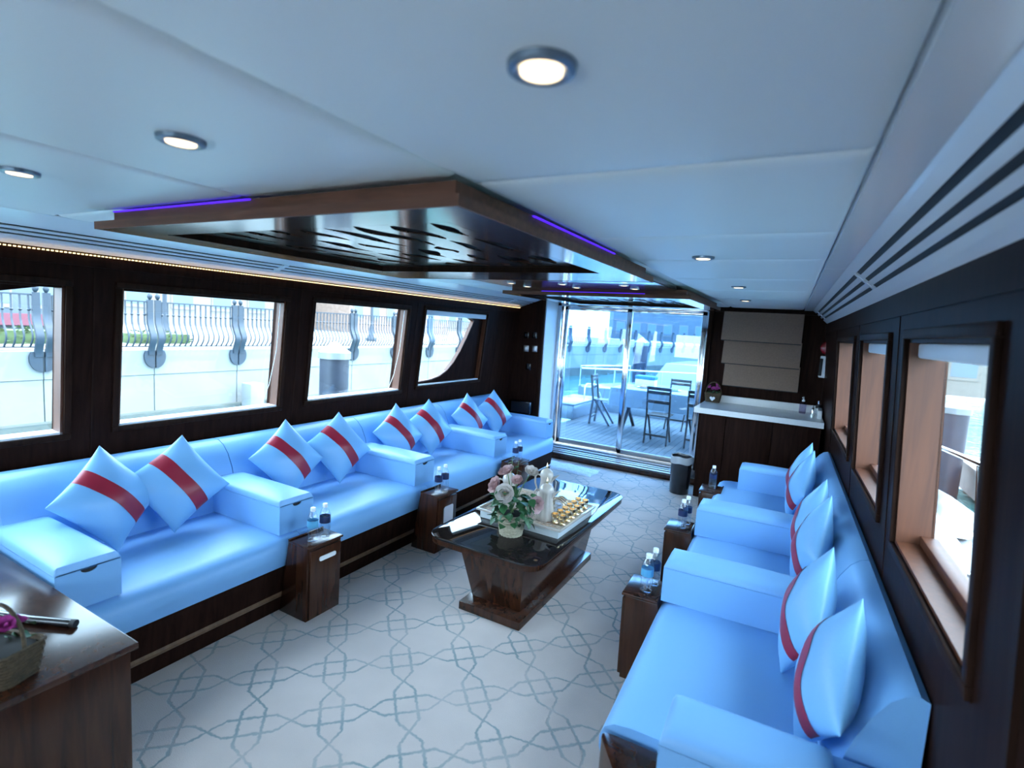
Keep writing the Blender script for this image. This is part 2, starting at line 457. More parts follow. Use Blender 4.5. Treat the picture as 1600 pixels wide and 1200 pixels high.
for i, h in enumerate(LW):
    e, ch = window(i + 1, PL, h, 0.075, lbl[i], (i == 3), M_white)  # white port sills: bright reflection put into the colour
    if i == 3:
        ch(pprism(PL, curve + [(5.32, 1.80), (5.32, 1.022), (4.18, 1.022)], 0.045, 0.07), 'corner_panel', M_wall)
        st = MB()
        for k in range(len(curve) - 2):
            (a, b), (c, d) = curve[k], curve[k + 1]
            st.hexa([PL(a, b, 0.04), PL(c, d, 0.04), PL(c, d, 0.085), PL(a, b, 0.085), PL(a, b + 0.012, 0.04), PL(c - 0.008, d + 0.01, 0.04), PL(c - 0.008, d + 0.01, 0.085), PL(a, b + 0.012, 0.085)])
        ch(st, 'curved_lining', M_reveal)
    if i == 0:
        ch(pprism(PL, [(0.12, 1.52), (1.02, 1.705), (1.2, 1.745), (1.2, 1.752), (0.12, 1.752)], 0.045, 0.07), 'corner_panel', M_wall)
    if i in (1, 2):
        x = h[1] - 0.03
        ch(MB().tube([PL(x, h[3] - 0.02, 0.02), PL(x, 1.4, 0.025), PL(x - 0.03, 1.15, 0.035), PL(x - 0.07, h[2] + 0.02, 0.05)], 0.0025, 5), 'blind_cord', M_white)
lblr = ['wide starboard window with a piling and dock outside', 'second starboard window along the short sofa', 'starboard window nearest the washbasin counter']
for i, h in enumerate(RWN):
    window(5 + i, PR, h, 0.10, lblr[i], blind=(i < 2))
# tall moulding on the near part of the starboard wall
pbox(MB(), PR, -0.47, -0.445, 0.3, 1.9, -0.012, 0.0).build('wall_moulding', M_mould, wr, 0)

# far bulkhead
bk = MB()
bk.box(-3.6, -2.94, 6.1, 6.62, 0, 2.12)
bk.box(-0.99, 0.7, 6.5, 6.62, 0, 2.12)
bk.box(-2.94, -0.99, 6.5, 6.62, 2.0, 2.12)
wb = struct(bk.build('wall_back', M_wall, smooth=0), 'dark walnut bulkhead around the glass door and counter')
MB().box(-2.975, -2.935, 6.085, 6.115, 0.0, 2.05).build('door_casing', M_mould, wb, 35, 0.006)
MB().box(-1.015, -0.965, 6.46, 6.5, 0.0, 2.03).build('door_casing', M_mould, wb, 35, 0.006)
MB().box(-2.94, -2.925, 6.115, 6.47, 0.0, 2.05).build('door_jamb', M_white, wb, 0)
MB().box(-0.96, 0.30, 6.47, 6.5, 1.995, 2.03).build('trim_2', M_mould, wb, 0)
# forward bulkhead behind the camera; unseen, its window openings sized for fill light
def PF(a, b, d): return (a, -1.6 - d, b)
wf = holed(PF, -3.6, 0.8, 0, 2.12, 0.12, [(-3.1, -2.25, 1.1, 1.7), (-2.0, -0.95, 1.1, 1.7), (-0.7, 0.2, 1.1, 1.7)]).build('wall_front', M_wall, smooth=0)
struct(wf, 'forward bulkhead behind the camera with three openings sized to let in light')

# roof over everything, its unseen overhang sized to keep sun out of the cabin
rf = MB().box(-3.62, 0.8, -2.0, 7.9, 2.12, 2.24).build('roof', M_white, smooth=0)
struct(rf, 'white cabin roof with unseen overhang sized to keep sun out of the cabin')

# ceiling: backing with padded panels
ce = MB().box(-3.45, 0.5, -1.7, 6.5, 2.075, 2.11).build('ceiling', M_white, smooth=0)
struct(ce, 'white padded ceiling panels with soft seams')
def rx(y): return 0.085 - 0.025 * (y - 0.8)
def padded(x0, x1, y0, y1, slant=False):
    g = 0.003; n = 14
    mb = MB(); rings = []
    xa = lambda y: x0 + g
    xb = lambda y: (rx(y) if slant else x1) - g
    nx, ny = 18, 18
    us = [0, 0.006, 0.018, 0.05] + [0.05 + 0.9 * (i + 1) / 11 for i in range(10)] + [0.95, 0.982, 0.994, 1.0]
    vs = []
    for j, v in enumerate(us):
        y = y0 + g + (y1 - y0 - 2 * g) * v
        for i, u in enumerate(us):
            x = xa(y) + (xb(y) - xa(y)) * u
            du = min(u, 1 - u) * (xb(y) - xa(y)); dv = min(v, 1 - v) * (y1 - y0)
            e = min(1, min(du, dv) / 0.035)
            dz = (1 - math.sqrt(max(0, 1 - (1 - e) ** 2))) * 0.016
            dome = -0.010 * math.sin(PI * u) * math.sin(PI * v)
            vs.append((x, y, CZ + dz + dome * 0.4))
    n = len(us)
    fs = [(j * n + i, j * n + i + 1, (j + 1) * n + i + 1, (j + 1) * n + i) for j in range(n - 1) for i in range(n - 1)]
    mb.add(vs, fs)
    rim = [i for i in range(n)] + [(j + 1) * n - 1 for j in range(1, n)] + [(n - 1) * n + i for i in range(n - 2, -1, -1)] + [j * n for j in range(n - 2, 0, -1)]
    k = len(mb.v)
    mb.v += [(mb.v[i][0], mb.v[i][1], 2.076) for i in rim]
    m = len(rim)
    mb.f += [[rim[i], rim[(i + 1) % m], k + (i + 1) % m, k + i] for i in range(m)]
    return mb.build('ceiling_panel', M_ceil, ce, 60)
XA, XB, XL = -1.61, -0.79, -2.96
for (x0, x1, s) in ((XL, XA, 0), (XA, XB, 0), (XB, 0, 1)):
    padded(x0, x1, -1.6, 1.10 if not s else 1.165, s)
ys = [1.165, 1.965, 2.57, 3.38, 4.15, 4.95, 5.75, 6.47]
for i in range(len(ys) - 1):
    padded(XB, 0, ys[i], ys[i + 1], True)
ys = [1.10, 2.1, 3.1, 4.1, 5.1, 6.08]
for i in range(len(ys) - 1):
    padded(XL, -2.38, ys[i], ys[i + 1])
padded(-2.38, XB, 5.75, 6.47)

# coves with air slots
def cove(name, A, B, y0, y1, slots, breaks, label, shelfA=None):
    # A(y), B(y): upper inner edge and lower outer edge
    def pt(t, y, off=0.0):
        a, b = Vector(A(y)), Vector(B(y))
        nrm = Vector((b.z - a.z, 0, -(b.x - a.x))).normalized()
        if nrm.z > 0: nrm = -nrm
        return tuple(a.lerp(b, t) - nrm * off)
    def strip(t0, t1, ya, yb, o0, o1):
        return MB().hexa([pt(t0, ya, o1), pt(t1, ya, o1), pt(t1, yb, o1), pt(t0, yb, o1), pt(t0, ya, o0), pt(t1, ya, o0), pt(t1, yb, o0), pt(t0, yb, o0)])
    root = strip(0, 1, y0, y1, 0.012, 0.026).build(name, M_black, None, 0)
    struct(root, label)
    edges = [0.0] + [e for s in slots for e in s] + [1.0]
    for k in range(0, len(edges), 2):
        strip(edges[k], edges[k + 1], y0, y1, 0.0, 0.004).build('cove_slat', M_cove, root, 0)
    for b in breaks:
        strip(slots[0][0] - 0.01, slots[-1][1] + 0.01, b - 0.018, b + 0.018, -0.003, 0.008).build('cross_bar', M_cove, root, 0)
    return root, strip
def AL(y): return (-2.955, y, CZ + 0.003)
def BL(y): return (-3.31, y, 1.925)
cove('trim_3', AL, BL, -1.6, 6.098, ((0.40, 0.455), (0.52, 0.575), (0.64, 0.695)), (2.40, 5.62), 'sloping white cove panel with air slots above the port windows')
def AR(y): return (0.17 - 0.026 * (y - 0.87), y, CZ)
def BR(y): return (0.336 - 0.03 * (y - 1.3), y, 1.903)
cove('trim_4', AR, BR, -1.6, 6.498, ((0.20, 0.285), (0.39, 0.47), (0.575, 0.655)), (2.80, 6.2), 'sloping white cove panel with wide air slots above the starboard windows')
sh = MB()
for (ya, yb) in ((-1.6, 2.83), (2.835, 6.498)):
    sh.hexa([(rx(ya) + 0.002, ya, CZ - 0.004), (AR(ya)[0], ya, CZ - 0.004), (AR(yb)[0], yb, CZ - 0.004), (rx(yb) + 0.002, yb, CZ - 0.004),
             (rx(ya) + 0.002, ya, CZ + 0.03), (AR(ya)[0], ya, CZ + 0.03), (AR(yb)[0], yb, CZ + 0.03), (rx(yb) + 0.002, yb, CZ + 0.03)])
struct(sh.build('trim_5', M_cove, None, 0), 'flat white ceiling border along the starboard cove')
# light strips under the coves
beads = MB()
for k in range(420): beads.box(-3.289, -3.281, -1.4 + k * 0.0178, -1.391 + k * 0.0178, 1.916, 1.922)
tag(beads.build('light_strip', M_led, None, 0), 'warm dotted light strip under the port cove', 'light strip')
tag(MB().tube([(BR(y)[0] - 0.012, y, 1.9) for y in (1.0, 2.6, 4.0, 5.9)], 0.0025, 6).build('light_strip', M_leddim), 'dim orange light strip under the starboard cove', 'light strip')

# ------------------------------------------------------------------ glass door
d1 = struct(thing('door_1', None, None, (-1.95, 6.5, 0)), 'steel framed sliding glass door to the aft deck')
def db(name, mat, x0, x1, y0, y1, z0, z1, par=None, bev=0.004):
    o = MB().box(x0 + 1.95, x1 + 1.95, y0 - 6.5, y1 - 6.5, z0, z1).build(name, mat, par or d1, 35, bev)
    return o
db('frame_post', M_steel, -2.925, -2.875, 6.47, 6.60, 0.12, 2.02)
db('frame_post', M_steel, -1.03, -0.99, 6.47, 6.60, 0.12, 2.02)
db('frame_head', M_steel, -2.925, -0.99, 6.47, 6.60, 1.985, 2.02)
for x0, x1, y in ((-2.865, -1.955, 6.56), (-1.975, -1.035, 6.50)):
    l = db('door_leaf', M_steel, x0, x0 + 0.05, y, y + 0.035, 0.14, 1.985)
    db('stile', M_steel, x1 - 0.055, x1, y, y + 0.035, 0.14, 1.985, l)
    db('rail', M_steel, x0, x1, y, y + 0.035, 1.94, 1.985, l)
    db('rail', M_alu, x0, x1, y, y + 0.035, 0.14, 0.20, l)
    db('pane', M_doorglass, x0 + 0.05, x1 - 0.055, y + 0.014, y + 0.020, 0.20, 1.94, l, 0)
hd = MB().tube([(-2.845 + 1.95, 6.545 - 6.5, 1.02), (-2.845 + 1.95, 6.51 - 6.5, 1.04), (-2.845 + 1.95, 6.51 - 6.5, 1.28), (-2.845 + 1.95, 6.545 - 6.5, 1.30)], 0.009, 8).build('handle', M_chrome, d1)
db('step_riser', M_wood, -2.93, -0.93, 6.2, 6.24, 0.0, 0.065)
db('step_top', M_alu, -2.93, -0.93, 6.22, 6.62, 0.065, 0.08)
for k, (y, z) in enumerate(((6.27, 0.095), (6.34, 0.10), (6.41, 0.115), (6.48, 0.13))):
    db('track_rail', M_steelr, -2.93, -0.99, y, y + 0.03, 0.08, z)

# ------------------------------------------------------------------ dropped wooden canopies
def fret_holes(w, d, seed):
    rnd = random.Random(seed)
    holes = []
    nx = 8
    for i in range(nx):
        x = 0.09 + (w - 0.18) * (i + 0.5) / nx
        y = 0.05 + rnd.uniform(0, 0.10)
        while y < d - 0.16:
            ln = rnd.uniform(0.16, 0.42)
            if y + ln > d - 0.04: ln = d - 0.04 - y
            wd = rnd.uniform(0.06, 0.12)
            sk = rnd.uniform(-0.03, 0.05); bow = rnd.uniform(-0.02, 0.02)
            n = 9; a = []; b = []
            for k in range(n):
                t = k / (n - 1)
                prof = math.sin(PI * (0.03 + 0.94 * t)) ** 0.75 * (0.75 + 0.25 * math.sin(5 * t + rnd.random()))
                cx = x + sk * (t - 0.5) + bow * math.sin(2 * PI * t)
                a.append((cx - prof * wd / 2, y + ln * t)); b.append((cx + prof * wd / 2, y + ln * t))
            holes.append(a + b[::-1])
            y += ln + rnd.uniform(0.03, 0.09)
    return holes
def fret_panel(w, d, t, seed):
    bm = bmesh.new()
    def loop(pts):
        vs = [bm.verts.new((p[0], p[1], 0)) for p in pts]
        for i in range(len(vs)): bm.edges.new((vs[i], vs[(i + 1) % len(vs)]))
    loop([(0, 0), (w, 0), (w, d), (0, d)])
    for h in fret_holes(w, d, seed): loop(h)
    bmesh.ops.triangle_fill(bm, use_beauty=True, use_dissolve=False, edges=bm.edges[:], normal=(0, 0, -1))
    r = bmesh.ops.extrude_face_region(bm, geom=bm.faces[:])
    bmesh.ops.translate(bm, verts=[v for v in r['geom'] if isinstance(v, bmesh.types.BMVert)], vec=(0, 0, t))
    bmesh.ops.recalc_face_normals(bm, faces=bm.faces)
    me = bpy.data.meshes.new('fretwork'); bm.to_mesh(me); bm.free()
    me.materials.append(M_canopy)
    return me
def canopy(x0, x1, y0, y1, m0, m1, seed, label, leds):
    z0, z1 = 1.972, 2.0
    e = thing('ceiling_canopy', label, 'canopy', ((x0 + x1) / 2, (y0 + y1) / 2, z0), group='carved wooden ceiling canopies')
    ox, oy = (x0 + x1) / 2, (y0 + y1) / 2
    X0, X1, Y0, Y1 = x0 - ox, x1 - ox, y0 - oy, y1 - oy
    rx0, rx1, ry0, ry1 = X0 + 0.19, X1 - 0.15, Y0 + m0, Y1 - m1
    fr = MB()
    o = [(X0, Y0), (X1, Y0), (X1, Y1), (X0, Y1)]; i_ = [(rx0, ry0), (rx1, ry0), (rx1, ry1), (rx0, ry1)]
    H = z1 - z0
    vs = [(p[0], p[1], 0) for p in o] + [(p[0], p[1], 0) for p in i_] + [(p[0], p[1], H) for p in o] + [(p[0], p[1], H) for p in i_]
    fs = []
    for k in range(4):
        j = (k + 1) % 4
        fs += [(k, j, 4 + j, 4 + k), (8 + k, 12 + k, 12 + j, 8 + j), (4 + k, 4 + j, 12 + j, 12 + k)]
    fr.add(vs, fs)
    fr.build('soffit_frame', M_canopy, e, 0)
    ed = MB()
    for (a0, a1, b0, b1) in ((X0 - 0.006, X1 + 0.006, Y0 - 0.006, Y0), (X0 - 0.006, X1 + 0.006, Y1, Y1 + 0.006), (X0 - 0.006, X0, Y0, Y1), (X1, X1 + 0.006, Y0, Y1)):
        ed = MB().box(a0, a1, b0, b1, -0.001, H)
        ed.build('edge_band', M_canopy_edge, e, 0)
    up = MB(); T = CZ - z0 - 0.003
    for (a0, a1, b0, b1) in ((X0 + 0.07, X1 - 0.03, Y0 + 0.03, ry0), (X0 + 0.07, X1 - 0.03, ry1, Y1 - 0.03), (X0 + 0.07, rx0, ry0, ry1), (rx1, X1 - 0.03, ry0, ry1)):
        up.box(a0, a1, b0, b1, H, T)
    up.build('upper_tier', M_canopy_edge, e, 0)
    for (a0, a1, b0, b1) in ((rx0, rx1, ry0, ry0 + 0.004), (rx0, rx1, ry1 - 0.004, ry1), (rx0, rx0 + 0.004, ry0, ry1), (rx1 - 0.004, rx1, ry0, ry1)):
        MB().box(a0, a1, b0, b1, 0.0005, 0.0275).build('recess_lining', M_mould, e, 0)
    me = fret_panel(rx1 - rx0, ry1 - ry0, 0.006, seed)
    link('fretwork', me, e, (rx0, ry0, 0.028))
    MB().box(rx0, rx1, ry0, ry1, 0.062, 0.066).build('backing', M_black, e, 0)
    for (a0, a1, b0, b1, c0) in leds:
        MB().box(a0 - ox, a1 - ox, b0 - oy, b1 - oy, c0, c0 + 0.004).build('purple_light', M_purple, e, 0)
    return e
canopy(-2.50, -0.76, 1.06, 2.87, 0.165, 0.40, 3, 'large carved wooden ceiling canopy with purple glow nearest the camera',
       ((-2.42, -1.58, 1.081, 1.089, 0.0655), (-0.789, -0.781, 1.5, 2.3, 0.0655)))
canopy(-2.42, -0.80, 4.14, 5.72, 0.2, 0.2, 5, 'carved wooden ceiling canopy in front of the glass door', ((-2.05, -1.15, 4.155, 4.168, 0.0295),))
# glossy wooden ceiling board between the canopies
tag(MB().box(-2.34, -0.9, 2.9, 4.12, 2.028, 2.07).build('ceiling_board', M_canopy, None, 35, 0.004),
    'glossy walnut ceiling board with nine small spotlights between the canopies', 'ceiling board')

# ------------------------------------------------------------------ downlights
def downlight(r, ring):
    e = thing('downlight', 'x', 'light', (0, 0, 0))
    n = 28
    MB().lathe([(r * 0.60, 0.004), (r * 0.62, -0.004), (r * 0.8, -0.009), (r * 0.97, -0.006), (r, 0.002), (r, 0.006), (r * 0.6, 0.006)], n).build('bezel', ring, e, 50)
    MB().lathe([(r * 0.62, 0.002), (r * 0.61, -0.0085), (r * 0.3, -0.0095)], n).build('lamp', M_warm, e)
    return e
dl = [(-0.345, 0.655, 0.048, 'large downlight in the ceiling nearest the camera, right of the canopy corner'),
      (-1.19, 0.66, 0.046, 'downlight in the ceiling between the two long seams near the canopy'),
      (-1.99, 0.66, 0.046, 'downlight at the left edge of the ceiling'),
      (-0.43, 2.43, 0.046, 'downlight beside the large canopy, first of three towards the door'),
      (-0.43, 3.80, 0.046, 'downlight in the starboard ceiling, middle of three towards the door'),
      (-0.51, 5.1, 0.046, 'downlight in the starboard ceiling nearest the washbasin counter')]
proto = None
M_bezel = pbr('grey_bezel', (0.20, 0.25, 0.31), 0.3, metal=0.6)
for k, (x, y, r, lb) in enumerate(dl):
    if proto is None:
        proto = downlight(0.047, M_bezel)
        o = proto; o.location = (x, y, CZ - 0.0045)
    else:
        o = dup(proto, (x, y, CZ - 0.0045))
    tag(o, lb, 'light', 'downlights in the white ceiling')
small = None
rowl = ['nearest the camera', 'middle row', 'row nearest the door']; coll = ['left', 'middle', 'right']
for j, y in enumerate((3.28, 3.74, 4.02)):
    for i, x in enumerate((-2.12, -1.67, -1.19)):
        if small is None:
            small = downlight(0.036, M_steelr); o = small; o.location = (x, y, 2.0278)
        else: o = dup(small, (x, y, 2.0278))
        o.scale = (1, 1, 0.35)
        tag(o, 'small spotlight in the wooden ceiling board, %s column, %s' % (coll[i], rowl[j]), 'light', 'spotlights in the ceiling board')

# ------------------------------------------------------------------ sofas
def armrest(parent, xf, xb, y0, y1, z0, z1, sgn):
    # xf front end, xb back end (towards the wall); sgn +1: front faces +x
    a, b = min(xf, xb), max(xf, xb)
    zl = z1 - 0.05
    # body with a half-round finger notch cut in the top of its front face
    ym = (y0 + y1) / 2; nr = 0.030
    pts = [(y0, z0), (y1, z0), (y1, zl)] + [(ym + nr * math.cos(t), zl - 0.018 * math.sin(t)) for t in [PI * k / 8 for k in range(9)]] + [(y0, zl)]
    nd = 0.008
    body = MB()
    f1 = xf - sgn * nd
    body.prism(pts, 'x', xf, f1)
    body.box(f1, xb, y0, y1, z0, zl)
    bo = body.build('armrest', M_leather, parent, 35)
    MB().box(f1 - sgn * 0.001, f1 + sgn * 0.003, ym - nr, ym + nr, zl - 0.02, zl - 0.001).build('finger_notch', M_black, bo, 0)
    MB().box(a + 0.004, b, y0 + 0.004, y1 - 0.004, zl, zl + 0.006).build('lid_seam', M_seam, bo, 0)
    lid = MB(); n = 12
    us = [0, 0.02, 0.06, 0.15, 0.3, 0.5, 0.7, 0.85, 0.94, 0.98, 1]
    vs = []
    for u in us:
        for v in us:
            x = a + (b - a) * u; y = y0 + (y1 - y0) * v
            e = min(min(u, 1 - u) * (b - a), min(v, 1 - v) * (y1 - y0)); k = min(1, e / 0.03)
            vs.append((x, y, zl + 0.006 + 0.032 * math.sqrt(1 - (1 - k) ** 2) + 0.012 * math.sin(PI * u) * math.sin(PI * v)))
    m = len(us)
    fs = [(i * m + j, (i + 1) * m + j, (i + 1) * m + j + 1, i * m + j + 1) for i in range(m - 1) for j in range(m - 1)]
    lid.add(vs, fs)
    k = len(lid.v); rim = [i for i in range(m)] + [(i + 1) * m - 1 for i in range(1, m)] + [(m - 1) * m + i for i in range(m - 2, -1, -1)] + [i * m for i in range(m - 2, 0, -1)]
    lid.v += [(lid.v[i][0], lid.v[i][1], zl + 0.002) for i in rim]
    lid.f += [[rim[i], rim[(i + 1) % len(rim)], k + (i + 1) % len(rim), k + i] for i in range(len(rim))]
    lid.build('lid', M_leather, bo, 50)
    return bo

def back_profile(xj, xw, s):
    # xj: junction with the seat, xw: wall; s=+1 when the wall lies at smaller x (port)
    w = abs(xj - xw)
    pr = [(0, 0.40), (0.0, 0.50), (0.02, 0.60), (0.05, 0.69), (0.09, 0.765), (0.14, 0.815), (0.19, 0.838), (0.245, 0.840), (0.295, 0.82), (w, 0.785), (w, 0.40)]
    return [(xj - s * a, z) for a, z in pr]
def seat_profile(xf, xb, s, zt=0.44, zb=0.275):
    pts = [(xb, zb), (xb, zt - 0.004), (xf - s * 0.30, zt + 0.002), (xf - s * 0.10, zt), (xf - s * 0.045, zt - 0.008), (xf - s * 0.015, zt - 0.028), (xf, zt - 0.065), (xf - s * 0.002, zb + 0.06), (xf - s * 0.02, zb)]
    return pts

# port sofa
LS = thing('built_in_sofa', 'long light blue leather sofa with five armrests under the port windows', 'sofa', (-2.9, 3.2, 0))
def lo(mb): mb.v = [(p[0] + 2.9, p[1] - 3.2, p[2]) for p in mb.v]; return mb
lo(MB().prism([(-2.46, 0.0), (-2.425, 0.275), (-3.42, 0.275), (-3.42, 0.0)], 'y', 0.91, 5.50)).build('base', M_wall, LS, 0)
lo(MB().prism([(-2.468, 0.085), (-2.446, 0.085), (-2.438, 0.095), (-2.437, 0.105), (-2.446, 0.115), (-2.468, 0.115)], 'y', 0.91, 5.50)).build('toe_moulding', M_toe, LS, 35)
armc = [0.985, 1.995, 3.165, 4.325, 5.43]
ends = [0.915, 1.995, 3.165, 4.325, 5.52]
for k in range(4):
    a, b = ends[k] + 0.002, ends[k + 1] - 0.002
    mb = MB(); pr = seat_profile(-2.40, -3.08, 1)
    if k == 3:
        rings = []
        for t, ins in ((0, 0), (0.9, 0), (0.95, 0.01), (0.98, 0.03), (1.0, 0.07)):
            y = a + (b - a) * t
            rings.append([(min(x, -2.40 - ins), y, z) for x, z in pr])
        mb.loft(rings)
    else: mb.prism(pr, 'y', a, b)
    lo(mb).build('seat_cushion', M_leather, LS, 40)
bends = [0.915, 2.03, 3.20, 4.36, 5.50]
for k in range(4):
    lo(MB().prism(back_profile(-3.07, -3.41, 1), 'y', bends[k] + 0.003, bends[k + 1] - 0.003)).build('back_cushion', M_leather, LS, 40)
    if k: lo(MB().prism([(x - 0.004, z - 0.004) for x, z in back_profile(-3.07, -3.41, 1)], 'y', bends[k] - 0.003, bends[k] + 0.003)).build('back_seam', M_seam, LS, 40)
for k, c in enumerate(armc):
    hw = 0.115 if k < 4 else 0.09
    arm = MB()
    o = armrest(LS, -2.455 + 2.9, -3.14 + 2.9, c - hw - 3.2, c + hw - 3.2, 0.442, 0.655, 1)

# starboard sofa, built in the starboard frame
RS = thing('built_in_sofa', 'light blue leather sofa with four armrests under the starboard windows', 'sofa', RWP(-0.4, 1.6, 0), RA)
OU, OW = -0.4, 1.6
def ro(mb): mb.v = [(p[0] - OU, p[1] - OW, p[2]) for p in mb.v]; return mb
wS, wE = 0.0, 3.42
ro(MB().prism([(-0.77, 0.0), (-0.80, 0.275), (-0.01, 0.275), (-0.01, 0.0)], 'y', -0.2, wE)).build('base', M_wall, RS, 0)
rends = [0.0, 0.93, 1.90, 3.40]
for k in range(3):
    a, b = rends[k] + 0.002, rends[k + 1] - 0.002
    xf = -0.835
    ro(MB().prism(seat_profile(xf, -0.17, -1), 'y', a, b)).build('seat_cushion', M_leather, RS, 40)
RBP = [(-0.205, 0.40), (-0.195, 0.48), (-0.175, 0.57), (-0.15, 0.655), (-0.118, 0.73), (-0.085, 0.785), (-0.055, 0.812), (-0.025, 0.822), (-0.004, 0.812), (-0.004, 0.40)]
bks = [0.02, 0.98, 2.02, 3.42]
for k in range(3):
    ro(MB().prism(RBP, 'y', bks[k] + 0.003, bks[k + 1] - 0.003)).build('back_cushion', M_leather, RS, 40)
    if k: ro(MB().prism([(x + 0.004, z - 0.004) for x, z in RBP], 'y', bks[k] - 0.003, bks[k] + 0.003)).build('back_seam', M_seam, RS, 40)
for (w0, w1, uf) in ((-0.225, -0.02, -0.615), (0.885, 1.085, -0.825), (1.855, 2.055, -0.815), (3.16, 3.36, -0.66)):
    zb = 0.442 if w0 > 0 else 0.02
    armrest(RS, uf - OU, -0.20 - OU, w0 - OW, w1 - OW, zb, 0.655, -1)
# seat end behind the nearest armrest, and the wooden corner in front of it
ro(MB().box(-0.26, -0.012, -0.225, 0.015, 0.02, 0.60)).build('back_end', M_leather, RS, 35, 0.02, 3)
ro(MB().prism(rpoly([(-0.835, -0.02), (-0.62, -0.02), (-0.62, -0.225), (-0.70, -0.225)], [0.05, 0, 0, 0.05]), 'z', 0.0, 0.415)).build('corner_block', M_wood, RS, 35, 0.004)

# ------------------------------------------------------------------ side cabinets with bottles
def side_cabinet(kind):
    # front faces +x; origin at the floor under the front face, middle of the width
    e = thing('side_cabinet', 'x', 'cabinet')
    h, w = 0.435, 0.235
    bd = MB().hexa([(-0.235, -w / 2, 0), (-0.016, -w / 2, 0), (-0.016, w / 2, 0), (-0.235, w / 2, 0),
                    (-0.165, -w / 2, h - 0.012), (-0.01, -w / 2, h - 0.012), (-0.01, w / 2, h - 0.012), (-0.165, w / 2, h - 0.012)])
    bd.build('body', M_wood, e, 35, 0.003)
    MB().hexa([(-0.018, -w / 2 + 0.012, 0.012), (0.0, -w / 2 + 0.012, 0.012), (0.0, w / 2 - 0.012, 0.012), (-0.018, w / 2 - 0.012, 0.012),
               (-0.012, -w / 2 + 0.012, h - 0.03), (0.006, -w / 2 + 0.012, h - 0.03), (0.006, w / 2 - 0.012, h - 0.03), (-0.012, w / 2 - 0.012, h - 0.03)]).build('door', M_wood, e, 35, 0.003)
    MB().box(-0.165, 0.008, -w / 2 - 0.002, w / 2 + 0.002, h - 0.012, h).build('top', M_wood, e, 35, 0.003)
    MB().box(-0.165, -0.155, -w / 2 - 0.002, w / 2 + 0.002, h, h + 0.008).build('back_lip', M_wood, e, 35, 0.002)
    if kind == 'slot':
        MB().prism(rpoly([(-0.05, 0.335), (0.065, 0.335), (0.065, 0.36), (-0.05, 0.36)], 0.011, 4), 'x', 0.002, 0.011).build('handle', M_solid, e, 35)
    elif kind == 'flap':
        MB().prism(rpoly([(-0.06, 0.20), (0.055, 0.20), (0.055, 0.345), (-0.06, 0.345)], 0.02, 4), 'x', 0.001, 0.012).build('door_panel', M_steel, e, 35)
    return e
cabs = [(side_cabinet('slot'), (-2.218, 2.0), 'walnut side cabinet with a white slot handle beside the port sofa'),
        (side_cabinet('flap'), (-2.185, 3.11), 'walnut side cabinet with a steel flap behind the coffee table corner'),
        (side_cabinet('none'), (-2.18, 4.28), 'small walnut side cabinet by the far port seat, nearest the door')]
for e, (x, y), lb in cabs:
    e.location = (x, y, 0); tag(e, lb, 'cabinet', 'walnut side cabinets')
rc = [(-1.0, 0.985, 'walnut side cabinet with two bottles at the front of the starboard sofa'),
      (-1.0, 1.985, 'walnut side cabinet between the second and third starboard armrests'),
      (-0.93, 3.05, 'low walnut side cabinet by the far starboard armrest with one bottle')]
rcab = []
for u, w, lb in rc:
    o = dup(cabs[2][0], RWP(u, w, 0), RA + PI, lb)
    rcab.append(o)

def bottle(lab):
    e = thing('water_bottle', 'x', 'bottle')
    r = 0.030
    pr = [(r * 0.75, 0), (r * 0.98, 0.006), (r, 0.02), (r * 0.93, 0.04), (r, 0.055), (r * 0.94, 0.07), (r, 0.08), (r, 0.125), (r * 0.97, 0.135), (r * 0.8, 0.153), (r * 0.5, 0.168), (r * 0.42, 0.175)]
    MB().lathe(pr, 16).build('body', M_bottle, e, 60)
    MB().lathe([(r * 0.47, 0.172), (r * 0.47, 0.19), (r * 0.42, 0.193)], 16).build('cap', M_cap, e, 40)
    MB().lathe([(r * 1.015, 0.084), (r * 1.015, 0.122)], 16, cap=False).build('label', lab, e, 60)
    return e
bA = bottle(M_label2); bB = bottle(M_label)
zb = 0.4355
def put(src, loc, rz, lb, first=[]):
    if src not in first:
        first.append(src); o = src; o.location = loc; o.rotation_euler = (0, 0, rz)
    else: o = dup(src, loc, rz)
    tag(o, lb, 'bottle', 'small water bottles')
put(bA, (-2.275, 1.955, zb), 0, 'water bottle with a sky-blue label on the slot-handled side cabinet')
put(bB, (-2.275, 2.04, zb), 0.4, 'water bottle with a navy label on the slot-handled side cabinet')
put(bB, (-2.25, 3.07, zb), 0.9, 'left water bottle on the steel-flap side cabinet')
put(bB, (-2.255, 3.155, zb), 2.0, 'right water bottle on the steel-flap side cabinet')
put(bB, (-2.245, 4.24, zb), 1.2, 'left water bottle on the far port side cabinet')
put(bB, (-2.25, 4.325, zb), 0.2, 'right water bottle on the far port side cabinet')
p = RWP(-0.91, 0.945); put(bA, (p[0], p[1], zb), 0.5, 'water bottle with a sky-blue label on the nearest starboard side cabinet')
p = RWP(-0.895, 1.035); put(bB, (p[0], p[1], zb), 0.1, 'water bottle half hidden behind another on the nearest starboard side cabinet')
p = RWP(-0.91, 1.95); put(bB, (p[0], p[1], zb), 1.5, 'front water bottle on the middle starboard side cabinet')
p = RWP(-0.895, 2.04); put(bB, (p[0], p[1], zb), 0.7, 'rear water bottle on the middle starboard side cabinet')
p = RWP(-0.85, 3.07); put(bB, (p[0], p[1], zb), 0.3, 'single water bottle beside the farthest starboard armrest')

